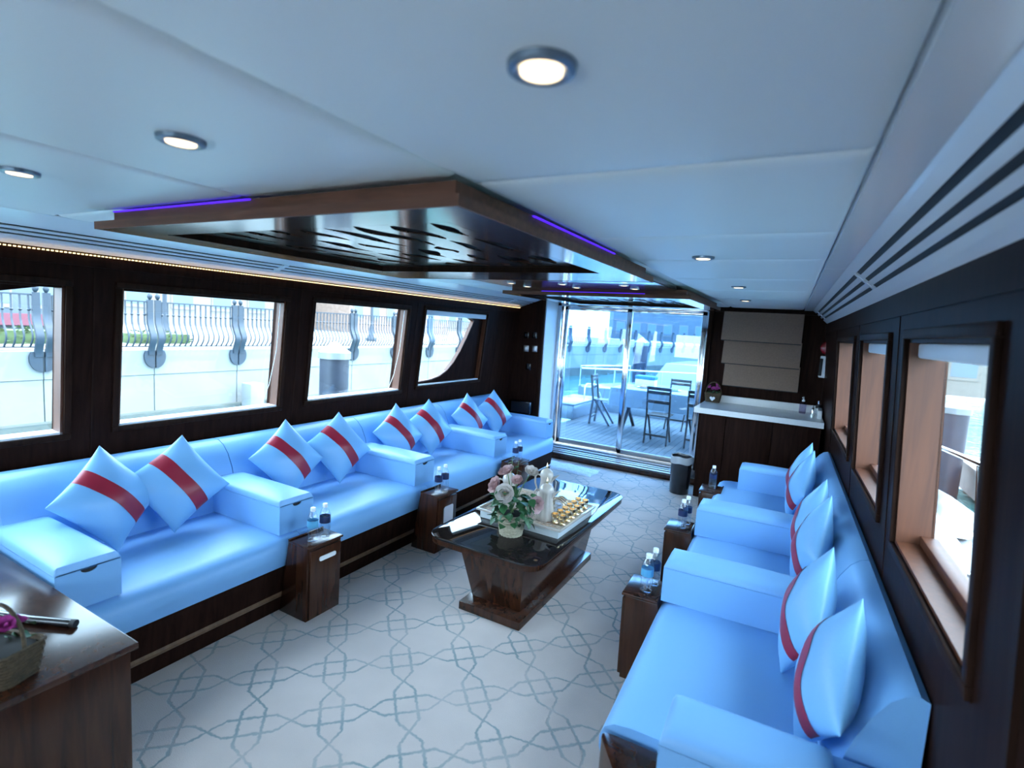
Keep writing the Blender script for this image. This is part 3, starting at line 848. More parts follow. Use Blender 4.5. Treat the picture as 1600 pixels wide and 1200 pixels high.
# ------------------------------------------------------------------ pillows
def pillow_mesh(S, H, band=None, off=0.0, seed=0):
    rnd = random.Random(seed); ph = [rnd.uniform(0, 6) for _ in range(6)]
    n = 22
    us = [math.sin(PI / 2 * (2 * i / n - 1)) for i in range(n + 1)]
    vs_ = us if band is None else [band[0] + (band[1] - band[0]) * i / 6 for i in range(7)]
    def P(u, v, s):
        k = 0.075
        x = S * u * (1 - k * (1 - v * v)) ; y = S * v * (1 - k * (1 - u * u))
        e = max(0, (1 - u * u)) ** 0.55 * max(0, (1 - v * v)) ** 0.55
        z = s * (H * e + off)
        z += 0.006 * math.sin(5 * u + ph[0]) * math.sin(4 * v + ph[1]) * e
        return (x, y, z)
    mb = MB(); m = len(vs_)
    for s in ((1, -1) if band is None else (1,)):
        pts = [P(u, v, s) for u in us for v in vs_]
        fs = []
        for i in range(n):
            for j in range(m - 1):
                q = (i * m + j, (i + 1) * m + j, (i + 1) * m + j + 1, i * m + j + 1)
                fs.append(q if s > 0 else q[::-1])
        mb.add(pts, fs)
    if band is not None: pass
    me = bpy.data.meshes.new('pillow'); me.from_pydata(mb.v, [], mb.f)
    bm = bmesh.new(); bm.from_mesh(me)
    bmesh.ops.remove_doubles(bm, verts=bm.verts, dist=1e-4)
    if band is None: bmesh.ops.recalc_face_normals(bm, faces=bm.faces)
    bm.to_mesh(me); bm.free()
    me.polygons.foreach_set('use_smooth', [True] * len(me.polygons))
    if band is None: me.set_sharp_from_angle(angle=math.radians(70))
    me.update()
    return me
PS, PH = 0.195, 0.078
def make_pillow(seed):
    me = pillow_mesh(PS, PH, None, 0, seed); me.materials.append(M_pillow)
    o = link('throw_pillow', me)
    ms = pillow_mesh(PS, PH, (-0.21, 0.21), 0.0022, seed); ms.materials.append(M_red)
    s = link('red_band', ms, o); s['label'] = 'crimson band across the pillow'
    return o
PILS = [make_pillow(k) for k in range(3)]
used = set()
def place_pillow(k, ctr, face, lean, spin, lb, grp):
    # local z = front normal; spin turns the pillow in its own plane; face: heading of the front; lean: tilts backwards
    yaw = face
    nz = Vector((math.cos(yaw) * math.cos(lean), math.sin(yaw) * math.cos(lean), math.sin(lean)))
    side = Vector((-math.sin(yaw), math.cos(yaw), 0))
    upv = nz.cross(side)
    c, s = math.cos(spin), math.sin(spin)
    ax = side * c + upv * s; ay = -side * s + upv * c
    m = Matrix.Identity(3)
    for i in range(3): m[i][0] = ax[i]; m[i][1] = ay[i]; m[i][2] = nz[i]
    src = PILS[k % 3]
    if k % 3 not in used:
        used.add(k % 3); o = src
    else: o = dup(src, (0, 0, 0))
    o.location = ctr; o.rotation_euler = m.to_euler()
    tag(o, lb, 'pillow', grp)
g1 = 'striped pillows on the port sofa'
lp = [(1.29, -0.30, 0.10, 'striped pillow on the port sofa nearest the camera, lying against the first armrest'),
      (1.63, 0.12, 0.0, 'striped pillow to the left of the second port armrest'),
      (2.35, 0.05, 0.06, 'striped pillow just past the second port armrest'),
      (2.80, 0.18, 0.02, 'striped pillow to the left of the third port armrest'),
      (3.47, 0.10, 0.05, 'striped pillow just past the third port armrest'),
      (3.90, 0.22, 0.0, 'striped pillow to the left of the fourth port armrest'),
      (4.58, 0.12, 0.04, 'striped pillow just past the fourth port armrest'),
      (5.08, 0.25, -0.03, 'striped pillow on the port sofa nearest the glass door')]
for k, (y, f, sp, lb) in enumerate(lp):
    place_pillow(k, (-2.99, y, 0.70), -0.05 - f * 0.8, 0.40, PI / 4 + sp + PI / 2 - 0.22, lb, g1)
g2 = 'striped pillows on the starboard sofa'
rp = [(-0.205, 0.22, 0.0, 'striped pillow on the starboard sofa nearest the camera'),
      (-0.25, 0.62, 0.1, 'upright striped pillow behind the nearest starboard pillow'),
      (-0.205, 1.40, 0.05, 'striped pillow in the middle starboard seat, nearer of the two'),
      (-0.205, 1.74, 0.1, 'striped pillow in the middle starboard seat, farther of the two'),
      (-0.23, 2.58, 0.05, 'striped pillow in the far starboard seat, nearer of the two'),
      (-0.23, 2.90, 0.1, 'striped pillow in the far starboard seat, farthest from the camera')]
for k, (u, w, t, lb) in enumerate(rp):
    place_pillow(k + 1, RWP(u, w, 0.695), PI + RA + 0.04 + t * 0.3, 0.22, 3 * PI / 4 + t * 0.3, lb, g2)

# ------------------------------------------------------------------ coffee table
CT = thing('coffee_table', 'low walnut coffee table with smoked glass top and rounded corners', 'table', (-1.49, 3.19, 0))
tp = rrect(-0.375, 0.385, -0.77, 0.80, 0.13, 8)
MB().prism(tp, 'z', 0.385, 0.42).build('table_top', M_wood2, CT, 35, 0.004)
MB().prism([(x * 1.0, y * 1.0) for x, y in rrect(-0.38, 0.39, -0.775, 0.805, 0.135, 8)], 'z', 0.42, 0.43).build('glass_top', M_smoke, CT, 35, 0.002)
def ped(z, x0, x1, y0, y1): return [(x0, y0, z), (x1, y0, z), (x1, y1, z), (x0, y1, z)]
MB().loft([ped(0.05, -0.115, 0.215, -0.60, 0.44), ped(0.385, -0.185, 0.255, -0.67, 0.53)]).build('pedestal', M_wood2, CT, 35, 0.004)
MB().box(-0.145, 0.265, -0.70, 0.43, 0.0, 0.05).build('plinth', M_wood2, CT, 35, 0.004)

# ------------------------------------------------------------------ desk in the foreground with basket and wand
DK = thing('desk', 'dark walnut desk in the left foreground corner', 'desk', (-2.6, -0.2, 0))
MB().box(-0.82, 0.775, -0.90, 1.04, 0.0, 0.565).build('body', M_wood, DK, 35, 0.004)
MB().box(-0.82, 0.795, -0.92, 1.055, 0.565, 0.587).build('top', M_wood2, DK, 35, 0.004)

# ------------------------------------------------------------------ flowers
def leaf_mesh(L=0.042, Wd=0.033, fold=0.25):
    n = 6; mb = MB(); vs = []
    for i in range(n + 1):
        t = i / n; w = Wd / 2 * math.sin(PI * min(0.999, t ** 0.8)) + 0.0004
        z = -0.25 * L * t * t
        vs += [(-w, L * t, z + fold * w), (0, L * t, z), (w, L * t, z + fold * w)]
    fs = []
    for i in range(n):
        for j in range(2):
            a = i * 3 + j; fs.append((a, a + 1, a + 4, a + 3))
    mb.add(vs, fs); k = len(vs)
    mb.add([(p[0], p[1], p[2] - 0.0008) for p in vs], [f[::-1] for f in fs])
    me = mb.mesh('leaf', 60); me.materials.append(M_leaf); return me
def petal_mesh(mat, L=0.03, Wd=0.034, cup=0.5, curl=0.2):
    n = 5; m = 5; vs = []
    for i in range(n + 1):
        t = i / n
        for j in range(m + 1):
            s = 2 * j / m - 1
            w = Wd / 2 * (math.sin(PI * (0.12 + 0.70 * t)) ** 0.7)
            vs.append((s * w, L * t, cup * L * t * t * 0.6 + 0.35 * w * s * s + curl * 0.008 * math.sin(3 * s)))
    fs = [(i * (m + 1) + j, i * (m + 1) + j + 1, (i + 1) * (m + 1) + j + 1, (i + 1) * (m + 1) + j) for i in range(n) for j in range(m)]
    mb = MB().add(vs, fs)
    mb.add([(p[0], p[1], p[2] - 0.0008) for p in vs], [f[::-1] for f in fs])
    me = mb.mesh('petal', 60); me.materials.append(mat); return me
def orient(direction, roll=0.0):
    return Vector(direction).to_track_quat('Z', 'Y').to_euler()
def rose(parent, loc, direction, mat, size=1.0, center=True, rings=((8, 1.0, 0.12), (7, 0.85, 0.5), (6, 0.65, 0.85), (5, 0.45, 1.15))):
    pm = petal_mesh(mat)
    mb = MB()
    q = Vector(direction).normalized().to_track_quat('Z', 'Y').to_matrix().to_4x4()
    T = Matrix.Translation(Vector(loc)) @ q
    o = None
    base = MB().lathe([(0.001, -0.006), (0.008 * size, -0.002), (0.010 * size, 0.006), (0.002, 0.010 if center else 0.016)], 8)
    base.xf(T)
    o = base.build('flower', M_stamen if center else mat, parent, 60)
    for (n, s, tilt) in rings:
        for k in range(n):
            a = 2 * PI * k / n + s * 3
            m = T @ Matrix.Rotation(a, 4, 'Z') @ Matrix.Translation((0, 0.004 * size, 0)) @ Matrix.Rotation(tilt, 4, 'X') @ Matrix.Scale(size * s, 4)
            c = link('petal', pm, o); c.matrix_local = m
    return o
LEAF = leaf_mesh()
def foliage(parent, base, n, rad, z0, z1, seed, scale=1.0, sq=1.0):
    rnd = random.Random(seed)
    for k in range(n):
        a = rnd.uniform(0, 2 * PI); rr = rad * math.sqrt(rnd.uniform(0.05, 1)); z = rnd.uniform(z0, z1)
        loc = Vector((base[0] + rr * math.cos(a), base[1] + rr * math.sin(a) * sq, base[2] + z))
        m = Matrix.Translation(loc) @ Matrix.Rotation(a - PI / 2 + rnd.uniform(-0.7, 0.7), 4, 'Z') @ Matrix.Rotation(rnd.uniform(-0.9, 0.5), 4, 'X') @ Matrix.Rotation(rnd.uniform(-0.6, 0.6), 4, 'Y') @ Matrix.Scale(scale * rnd.uniform(0.75, 1.25), 4)
        c = link('leaf', LEAF, parent); c.matrix_local = m

# rose plant on the coffee table
ZT = 0.4305
FP = thing('potted_roses', 'artificial white and blush roses in a cream wicker pot on the coffee table', 'potted plant', (-1.445, 2.735, ZT))
FP.scale = (1.32, 1.32, 1.32)
wv = MB()
for r_ in range(11):          # woven rings
    z = 0.006 + r_ * 0.0093; R_ = 0.047 + 0.018 * z / 0.1
    ring = []
    for i in range(40):
        a = 2 * PI * i / 40; rr = R_ + 0.0022 * (1 if (i + r_) % 2 else -1)
        ring.append((rr * math.cos(a), rr * math.sin(a), z))
    wv.tube(ring + [ring[0]], 0.0048, 5, False)
wv.build('wicker_pot', M_wicker, FP, 60)
MB().lathe([(0.044, 0.0), (0.046, 0.004), (0.062, 0.098), (0.058, 0.100)], 24).build('pot_liner', M_wicker, FP, 50)
MB().lathe([(0.058, 0.0985), (0.03, 0.104)], 20).build('soil', M_soil, FP, 50)
heads = [((-0.012, -0.055, 0.205), (0.25, -1, 0.35), M_petal_w, 1.35, True), ((-0.085, -0.01, 0.215), (-0.5, -0.8, 0.5), M_petal_p, 1.25, False),
         ((-0.055, 0.03, 0.275), (-0.3, -0.4, 0.9), M_petal_p, 1.2, False), ((0.10, 0.02, 0.16), (0.9, -0.6, 0.1), M_petal_p, 1.25, False),
         ((0.045, 0.075, 0.285), (0.4, -0.3, 0.85), M_petal_w, 1.0, False), ((0.005, 0.02, 0.25), (0.1, -0.6, 0.8), M_petal_p, 0.8, False)]
for i, (lc, dr, mt, sz, cen) in enumerate(heads):
    rose(FP, lc, dr, mt, sz, cen)
    st = Vector(lc); MB().tube([(0.01 * math.cos(i), 0.01 * math.sin(i), 0.10), tuple(st * 0.55 + Vector((0, 0, 0.07))), tuple(st - Vector(dr).normalized() * 0.008)], 0.002, 5).build('stem', M_stem, FP, 60)
foliage(FP, (0, 0, 0), 105, 0.09, 0.07, 0.185, 11, 1.0)
foliage(FP, (0.02, 0.0, 0), 22, 0.075, 0.15, 0.23, 12, 0.9)
for k, tip in enumerate(((-0.05, 0.06, 0.34), (-0.02, 0.07, 0.325))):
    MB().tube([(0, 0, 0.1), (tip[0] * 0.6, tip[1] * 0.6, 0.22), tip], 0.0012, 5).build('stem', M_stem, FP, 60)
    for q in range(3):
        m = Matrix.Translation((tip[0] * (1 - 0.1 * q), tip[1] * (1 - 0.1 * q), tip[2] - 0.02 * q)) @ Matrix.Rotation(q * 2.2 + k, 4, 'Z') @ Matrix.Scale(0.5, 4)
        c = link('leaf', LEAF, FP); c.matrix_local = m

# tray
TR = thing('serving_tray', 'white serving tray with a gold fretted top on the coffee table', 'tray', (-1.455, 3.115, ZT), -0.03)
def ringbox(x, y, t, z0, z1):
    mb = MB()
    for (a, b, c, d) in ((-x, x, -y, -y + t), (-x, x, y - t, y), (-x, -x + t, -y + t, y - t), (x - t, x, -y + t, y - t)): mb.box(a, b, c, d, z0, z1)
    return mb
MB().box(-0.285, 0.285, -0.265, 0.265, 0.0, 0.052).build('box', M_traywhite, TR, 35, 0.004)
ringbox(0.305, 0.285, 0.016, 0.052, 0.066).build('rim', M_cream, TR, 35, 0.002)
MB().box(-0.29, 0.29, -0.27, 0.27, 0.052, 0.056).build('deck', pbr('gold_fret', (0.55, 0.40, 0.30), 0.35, metal=0.2, var=0.45, vscale=60), TR, 0)
lat = MB()
for k in range(10):
    t = -0.27 + 0.06 * k
    lat.box(t - 0.002, t + 0.002, -0.265, 0.265, 0.056, 0.059)
    if abs(t) < 0.262: lat.box(-0.285, 0.285, t - 0.002, t + 0.002, 0.056, 0.059)
lat.build('fret_lattice', M_cream, TR, 0)

# dallah style coffee pots
def coffee_pot():
    e = thing('coffee_pot', 'x', 'coffee pot')
    pr = [(0.054, 0.0), (0.058, 0.008), (0.057, 0.03), (0.047, 0.085), (0.041, 0.13), (0.040, 0.15), (0.043, 0.172), (0.044, 0.178)]
    MB().lathe(pr, 40, ribs=10, amp=0.05).build('body', M_cream, e, 60)
    ld = MB().lathe([(0.046, 0.178), (0.047, 0.186), (0.045, 0.20), (0.037, 0.216), (0.022, 0.228), (0.008, 0.233)], 32, ribs=12, amp=0.012).build('lid', M_cream, e, 60)
    MB().lathe([(0.006, 0.232), (0.010, 0.24), (0.007, 0.25), (0.0035, 0.262), (0.0005, 0.275)], 12).build('finial', M_gold, ld, 60)
    MB().tube([(-0.038, 0, 0.178), (-0.065, 0, 0.185), (-0.080, 0, 0.165), (-0.078, 0, 0.12), (-0.062, 0, 0.075), (-0.047, 0, 0.055)], [0.006, 0.0075, 0.0075, 0.007, 0.006, 0.005], 8).build('handle', M_cream, e, 60)
    rings = []
    for (x, z, w, h) in ((0.036, 0.150, 0.014, 0.030), (0.055, 0.168, 0.011, 0.020), (0.072, 0.185, 0.009, 0.010), (0.090, 0.196, 0.004, 0.003)):
        rings.append([(x + 0.3 * h * math.sin(a), w * math.cos(a), z + h * math.sin(a)) for a in [2 * PI * k / 10 for k in range(10)]])
    MB().loft(rings).build('spout', M_cream, e, 60)
    return e
zp = ZT + 0.0593
cp = coffee_pot()
pots = [((-1.325, 2.955), 0.25, 'cream ribbed coffee pot standing nearest the camera on the tray'), ((-1.62, 3.0), 0.3, 'cream coffee pot behind the roses on the tray'),
        ((-1.475, 3.27), 0.2, 'cream coffee pot with a gold finial at the back of the tray')]
for k, ((x, y), rz, lb) in enumerate(pots):
    o = cp if k == 0 else dup(cp, (0, 0, 0))
    o.location = (x, y, zp); o.rotation_euler = (0, 0, rz); tag(o, lb, 'coffee pot', 'cream coffee pots on the tray')
# gold-banded cups
def cup():
    e = thing('coffee_cup', 'x', 'cup')
    MB().lathe([(0.018, 0.0), (0.020, 0.004), (0.016, 0.010), (0.015, 0.016)], 14).build('foot', M_gold, e, 50)
    MB().lathe([(0.015, 0.016), (0.019, 0.03), (0.021, 0.042)], 14, cap=False).build('glass_body', M_cupglass, e, 50)
    MB().lathe([(0.021, 0.040), (0.023, 0.052), (0.024, 0.060), (0.0215, 0.060), (0.020, 0.044)], 14, cap=False).build('gold_rim', M_gold, e, 50)
    return e
cu = cup()
for k in range(12):
    row, i = k // 6, k % 6
    o = cu if k == 0 else dup(cu, (0, 0, 0))
    o.location = (-1.245 + row * 0.052, 2.935 + i * 0.075, zp)
    nm = ['nearest the camera', 'second', 'third', 'fourth', 'fifth', 'farthest from the camera'][i]
    tag(o, 'gold-rimmed coffee cup in the %s row on the tray, %s' % (('inner', 'outer')[row], nm), 'cup', 'gold-rimmed coffee cups on the tray')
# arched ribbed napkin holder behind the cups
nh = thing('napkin_holder', 'low arched gold and cream ribbed holder behind the cups on the tray', 'napkin holder', (-1.335, 3.2, zp))
for k in range(7):
    y = -0.045 + k * 0.015
    MB().tube([(0.055 * math.cos(a), y, 0.07 * math.sin(a)) for a in [PI * j / 10 for j in range(11)]], 0.0035, 6).build('hoop', M_gold if k % 2 else M_cream, nh, 60)
for s in (-1, 1): MB().box(s * 0.055 - 0.005, s * 0.055 + 0.005, -0.05, 0.05, 0.0, 0.006).build('foot_bar', M_cream, nh, 0)

# ------------------------------------------------------------------ baskets of purple flowers
def basket(loc, rz, sc, label, mat, handle=True, seed=1):
    e = thing('flower_basket', label, 'flower basket', loc, rz)
    w, d, h = 0.075 * sc, 0.055 * sc, 0.11 * sc
    wv = MB(); n = 10
    for r_ in range(n):
        z = 0.004 + (h - 0.008) * r_ / (n - 1); k = 1 + 0.22 * z / h
        pts = rrect(-w * k, w * k, -d * k, d * k, 0.02 * sc, 4)
        q = []
        for i, p_ in enumerate(pts):
            s = 1 + 0.02 * (1 if (i + r_) % 2 else -1)
            q.append((p_[0] * s, p_[1] * s, z))
        wv.tube(q + [q[0]], h / n * 0.56, 5, False)
    wv.build('woven_body', mat, e, 60)
    MB().prism(rrect(-w * 1.0, w * 1.0, -d * 1.0, d * 1.0, 0.02 * sc, 4), 'z', 0.002, h * 0.9).build('lining', M_soil, e, 35)
    if handle:
        MB().tube([(w * 1.15 * math.cos(a), 0, h + 0.13 * sc * math.sin(a)) for a in [PI * k / 14 for k in range(15)]], 0.006 * sc, 6).build('handle', mat, e, 60)
    rnd = random.Random(seed)
    for k in range(9):
        a = rnd.uniform(0, 2 * PI); r_ = rnd.uniform(0.2, 1)
        lc = (w * r_ * math.cos(a), d * 1.2 * r_ * math.sin(a), h + rnd.uniform(0.03, 0.10) * sc)
        rose(e, lc, (math.cos(a) * 0.8, math.sin(a) * 0.8 - 0.2, 0.7), M_petal_m, 0.8 * sc, False, ((6, 1.0, 0.5), (5, 0.7, 0.95)))
    foliage(e, (0, 0, 0), 16, w, h * 0.95, h + 0.04 * sc, seed + 1, 0.8 * sc)
    return e
basket((-1.94, 0.56, 0.588), 0.35, 0.92, 'brown woven basket of magenta flowers on the foreground desk', M_basket, True, 4)
fb = basket((-0.87, 6.40, 0.9605), 0.05, 0.95, 'small brown basket of purple flowers with a white heart tag on the counter', M_basket, True, 8)
ht = []
for k in range(24):
    t = 2 * PI * k / 24
    ht.append((0.0018 * 16 * math.sin(t) ** 3, 0.045 + 0.0018 * (13 * math.cos(t) - 5 * math.cos(2 * t) - 2 * math.cos(3 * t) - math.cos(4 * t))))
MB().prism(ht, 'y', -0.074, -0.068).build('heart_tag', M_white, fb, 0)
wand = thing('black_wand', 'long black cylindrical wand lying on the foreground desk', 'wand', (-2.18, 0.72, 0.5875))
MB().tube([(-0.14, -0.055, 0.013), (-0.02, -0.01, 0.013), (0.11, 0.055, 0.013)], 0.013, 10).build('barrel', M_blackg, wand, 60)
MB().tube([(0.11, 0.055, 0.013), (0.125, 0.0625, 0.013)], 0.0135, 10).build('end_cap', M_black, wand, 60)

# ------------------------------------------------------------------ floor mat, bin
mt = MB(); n = 26
vs = []
for i in range(n + 1):
    for j in range(13):
        u, v = i / n, j / 12
        wob = 0.012 * math.sin(9 * v + 3) + 0.008 * math.sin(17 * u)
        e_ = min(1, min(u, 1 - u, v, 1 - v) * 9)
        vs.append((-2.80 + 0.80 * u + wob * (1 if u > 0.5 else -1), 5.70 + 0.36 * v + 0.01 * math.sin(14 * u) - 0.03 * u, 0.003 + 0.016 * e_ + 0.004 * math.sin(23 * u) * math.sin(19 * v) * e_))
mt.add(vs, [(i * 13 + j, (i + 1) * 13 + j, (i + 1) * 13 + j + 1, i * 13 + j + 1) for i in range(n) for j in range(12)])
k = len(mt.v); mt.v += [(p_[0], p_[1], 0.001) for p_ in vs]
rim = [i * 13 for i in range(n + 1)] + [n * 13 + j for j in range(1, 13)] + [i * 13 + 12 for i in range(n - 1, -1, -1)] + [j for j in range(11, 0, -1)]
mt.f += [[rim[i], rim[(i + 1) % len(rim)], k + rim[(i + 1) % len(rim)], k + rim[i]] for i in range(len(rim))]
tag(mt.build('floor_mat', M_mat, None, 60), 'white plush mat on the carpet in front of the glass door', 'mat')
BN = thing('trash_bin', 'round black bin with a grey liner beside the counter', 'bin', (-1.035, 5.80, 0))
MB().lathe([(0.095, 0.0), (0.100, 0.005), (0.112, 0.40), (0.106, 0.405), (0.102, 0.39), (0.092, 0.02)], 24).build('drum', M_blackg, BN, 50)
lin = MB(); rings = []
for (r, z) in ((0.104, 0.30), (0.108, 0.40), (0.114, 0.412), (0.1165, 0.395), (0.117, 0.355), (0.1185, 0.335)):
    rings.append([((r + 0.0035 * math.sin(7 * a) * (1 if z > 0.33 else 0)) * math.cos(a), (r + 0.0035 * math.sin(7 * a)) * math.sin(a), z + 0.006 * math.sin(5 * a + z * 9)) for a in [2 * PI * k / 30 for k in range(30)]])
lin.loft(rings, False).build('bin_liner', M_binbag, BN, 60)

# ------------------------------------------------------------------ washbasin counter
CB = thing('counter_cabinet', 'dark walnut counter cabinet by the glass door', 'cabinet', (-0.3, 6.1, 0))
MB().box(-0.585, 0.515, -0.315, 0.395, 0.0, 0.905).build('carcass', M_wall, CB, 0)
for (a, b) in ((-0.585, -0.335), (-0.332, 0.10), (0.103, 0.515)):
    MB().box(a + 0.001, b - 0.001, -0.332, -0.315, 0.03, 0.9).build('door', M_wall, CB, 35, 0.003)
WT = thing('worktop', 'white stone worktop with upstand and round basin on the counter', 'worktop', (-0.3, 6.1, 0.905))
# slab with an oval hole for the basin
bm = bmesh.new()
def lp_(pts):
    vs_ = [bm.verts.new((p_[0], p_[1], 0)) for p_ in pts]
    for i in range(len(vs_)): bm.edges.new((vs_[i], vs_[(i + 1) % len(vs_)]))
lp_([(-0.655, -0.36), (0.53, -0.36), (0.515, 0.395), (-0.655, 0.395)])
BX, BY, BRX, BRY = 0.285, -0.06, 0.17, 0.15
lp_([(BX + BRX * math.cos(2 * PI * k / 32), BY + BRY * math.sin(2 * PI * k / 32)) for k in range(32)])
bmesh.ops.triangle_fill(bm, use_beauty=True, use_dissolve=False, edges=bm.edges[:], normal=(0, 0, 1))
r = bmesh.ops.extrude_face_region(bm, geom=bm.faces[:])
bmesh.ops.translate(bm, verts=[v for v in r['geom'] if isinstance(v, bmesh.types.BMVert)], vec=(0, 0, 0.055))
bmesh.ops.recalc_face_normals(bm, faces=bm.faces)
me = bpy.data.meshes.new('slab'); bm.to_mesh(me); bm.free(); me.materials.append(M_solid)
link('slab', me, WT)
MB().box(-0.655, 0.515, 0.375, 0.395, 0.055, 0.135).build('upstand', M_solid, WT, 35, 0.003)
MB().box(0.475, 0.513, -0.1, 0.375, 0.055, 0.135).build('upstand', M_solid, WT, 35, 0.003)
MB().loft([[(BX + BRX * s * math.cos(2 * PI * k / 32), BY + BRY * s * math.sin(2 * PI * k / 32), z) for k in range(32)] for s, z in ((1.0, 0.0545), (0.97, 0.02), (0.85, -0.03), (0.5, -0.06), (0.1, -0.065))], True).build('basin', M_solid, WT, 60)
FC = thing('faucet', 'small chrome tap behind the basin', 'tap', (0.135, 6.27, 0.9605))
MB().lathe([(0.020, 0), (0.020, 0.01), (0.013, 0.014), (0.013, 0.07), (0.009, 0.078)], 14).build('column', M_chrome, FC, 50)
MB().tube([(0, 0, 0.06), (0, -0.05, 0.075), (0, -0.09, 0.06)], 0.008, 8).build('spout', M_chrome, FC, 60)
MB().tube([(0, 0, 0.078), (0.0, 0.02, 0.10)], 0.005, 8).build('lever', M_chrome, FC, 60)
SD = thing('soap_dispenser', 'lilac soap dispenser with a white pump beside the basin', 'soap bottle', (0.04, 6.33, 0.9605))
MB().lathe([(0.030, 0), (0.033, 0.006), (0.033, 0.10), (0.026, 0.118), (0.013, 0.126)], 16).build('body', M_lilac, SD, 50)
MB().lathe([(0.014, 0.125), (0.014, 0.142), (0.005, 0.146), (0.005, 0.168)], 12).build('collar', M_cap, SD, 40)
MB().tube([(0, 0, 0.17), (-0.008, -0.03, 0.172), (-0.01, -0.04, 0.165)], 0.006, 8).build('pump', M_cap, SD, 60)
BT = thing('lotion_bottle', 'clear bottle with a dark band and silver cap on the counter', 'bottle', (0.185, 6.35, 0.9605))
MB().lathe([(0.026, 0), (0.028, 0.005), (0.028, 0.10), (0.015, 0.115)], 16).build('body', M_bottle, BT, 50)
MB().lathe([(0.0285, 0.07), (0.0285, 0.10)], 16, cap=False).build('band', M_black, BT, 50)
MB().lathe([(0.016, 0.114), (0.016, 0.145), (0.013, 0.148)], 14).build('cap', M_steel, BT, 40)

# roman shade on the bulkhead
RM = thing('roman_shade', 'taupe roman shade in three folds on the bulkhead above the counter', 'shade', (-0.43, 6.47, 1.17))
MB().box(-0.43, 0.375, -0.012, 0.025, 0.825, 0.86).build('head_rail', M_mould, RM, 35, 0.003)
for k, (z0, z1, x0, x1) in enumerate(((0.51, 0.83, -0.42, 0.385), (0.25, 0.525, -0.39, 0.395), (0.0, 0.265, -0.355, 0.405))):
    y0 = -0.075
    MB().add([(x0, y0, z0), (x1, y0, z0), (x1 - 0.005, y0 + 0.055, z1), (x0, y0 + 0.055, z1), (x0, y0 + 0.008, z0), (x1, y0 + 0.008, z0), (x1, y0 + 0.061, z1), (x0, y0 + 0.061, z1)],
             [(0, 1, 2, 3), (7, 6, 5, 4), (0, 4, 5, 1), (1, 5, 6, 2), (2, 6, 7, 3), (3, 7, 4, 0)]).build('fold', M_shade, RM, 0)
    MB().box(x0 + 0.002, x1 - 0.002, y0 + 0.004, y0 + 0.02, z0 - 0.009, z0 + 0.001).build('fold_shadow', M_black, RM, 0)  # dark strip standing in for the shadow line under each fold
# wall-mounted boxes
DP = thing('towel_dispenser', 'white box dispenser on the bulkhead corner above the counter', 'dispenser', (0.222, 6.5, 1.35))
MB().box(-0.075, 0.075, -0.13, -0.001, 0.0, 0.225).build('body', M_white, DP, 35, 0.008)
MB().box(-0.078, -0.05, -0.135, -0.128, 0.02, 0.20).build('dark_slot', M_black, DP, 35, 0.002)
AL_ = thing('alarm_bell', 'round red alarm bell above the white dispenser', 'alarm', (0.205, 6.5, 1.66))
MB().lathe([(0.065, 0.001), (0.072, 0.01), (0.072, 0.05), (0.06, 0.068), (0.02, 0.078)], 24).xf(Matrix.Rotation(PI / 2, 4, 'X')).build('dome', M_redplastic, AL_, 50)
MB().lathe([(0.045, 0.0), (0.045, 0.004)], 20).xf(Matrix.Rotation(PI / 2, 4, 'X')).build('back_plate', M_black, AL_, 50)
def plate(name, lb, x, z, mat, rock):
    e = thing(name, lb, 'switch', (x, 6.1, z))
    MB().box(-0.036, 0.036, -0.010, -0.0005, -0.04, 0.04).build('plate', mat, e, 35, 0.003)
    MB().box(-0.014, 0.014, -0.015, -0.009, -0.022, 0.022).build('rocker', rock, e, 35, 0.002)
plate('wall_switch', 'upper left black switch plate beside the glass door', -3.18, 1.575, M_blackg, M_black)
plate('wall_switch', 'upper right black switch plate beside the glass door', -3.06, 1.58, M_blackg, M_black)
plate('wall_switch', 'lower left steel switch plate with white rocker', -3.17, 1.40, M_steelr, M_white)
plate('wall_switch', 'lower right steel switch plate with white rocker', -3.045, 1.405, M_steelr, M_white)
plate('wall_socket', 'black wall socket below the switch plates', -3.12, 1.165, M_blackg, M_black)
SB = thing('speaker_box', 'black speaker box on the bulkhead behind the far port armrest', 'speaker', (-3.16, 6.1, 0.56))
MB().box(-0.15, 0.15, -0.10, -0.001, 0.0, 0.16).build('cabinet', M_blackg, SB, 35, 0.006)
MB().box(-0.13, 0.13, -0.106, -0.099, 0.015, 0.145).build('grille', M_black, SB, 35, 0.003)

# ================================================================== outside
M_concrete = pbr('pale_concrete', (0.1742, 0.1810, 0.1810), 0.85, var=0.06, vscale=1.5)
M_ledge = pbr('wet_concrete', (0.058, 0.066, 0.058), 0.8, var=0.2, vscale=2.0)
M_iron = pbr('blue_black_iron', (0.0145, 0.0233, 0.0363), 0.5)
M_pave = pbr('pale_paving', (0.1926, 0.1815, 0.1667), 0.85, var=0.06, vscale=3)
M_hedge = pbr('hedge_green', (0.0570, 0.0855, 0.0259), 0.8, var=0.4, vscale=7)
M_cream_wall = pbr('cream_render', (0.1777, 0.1555, 0.1334), 0.85, var=0.05, vscale=2)
M_terra = pbr('terracotta_wall', (0.2222, 0.1481, 0.1148), 0.85, var=0.15, vscale=6)
M_bluewall = pbr('blue_grey_facade', (0.0755, 0.0934, 0.1111), 0.7, var=0.1, vscale=1)
M_winglass = pbr('dark_window', (0.0889, 0.1259, 0.1556), 0.3)
M_awning = pbr('red_awning', (0.1333, 0.0370, 0.0519), 0.8)
M_pile = pbr('dark_piling', (0.0148, 0.0193, 0.0333), 0.45, var=0.3, vscale=4)
M_teak = wood('grey_teak', (0.034, 0.032, 0.032), (0.050, 0.047, 0.046), 0.7, 0.0, (20, 1.2, 20))
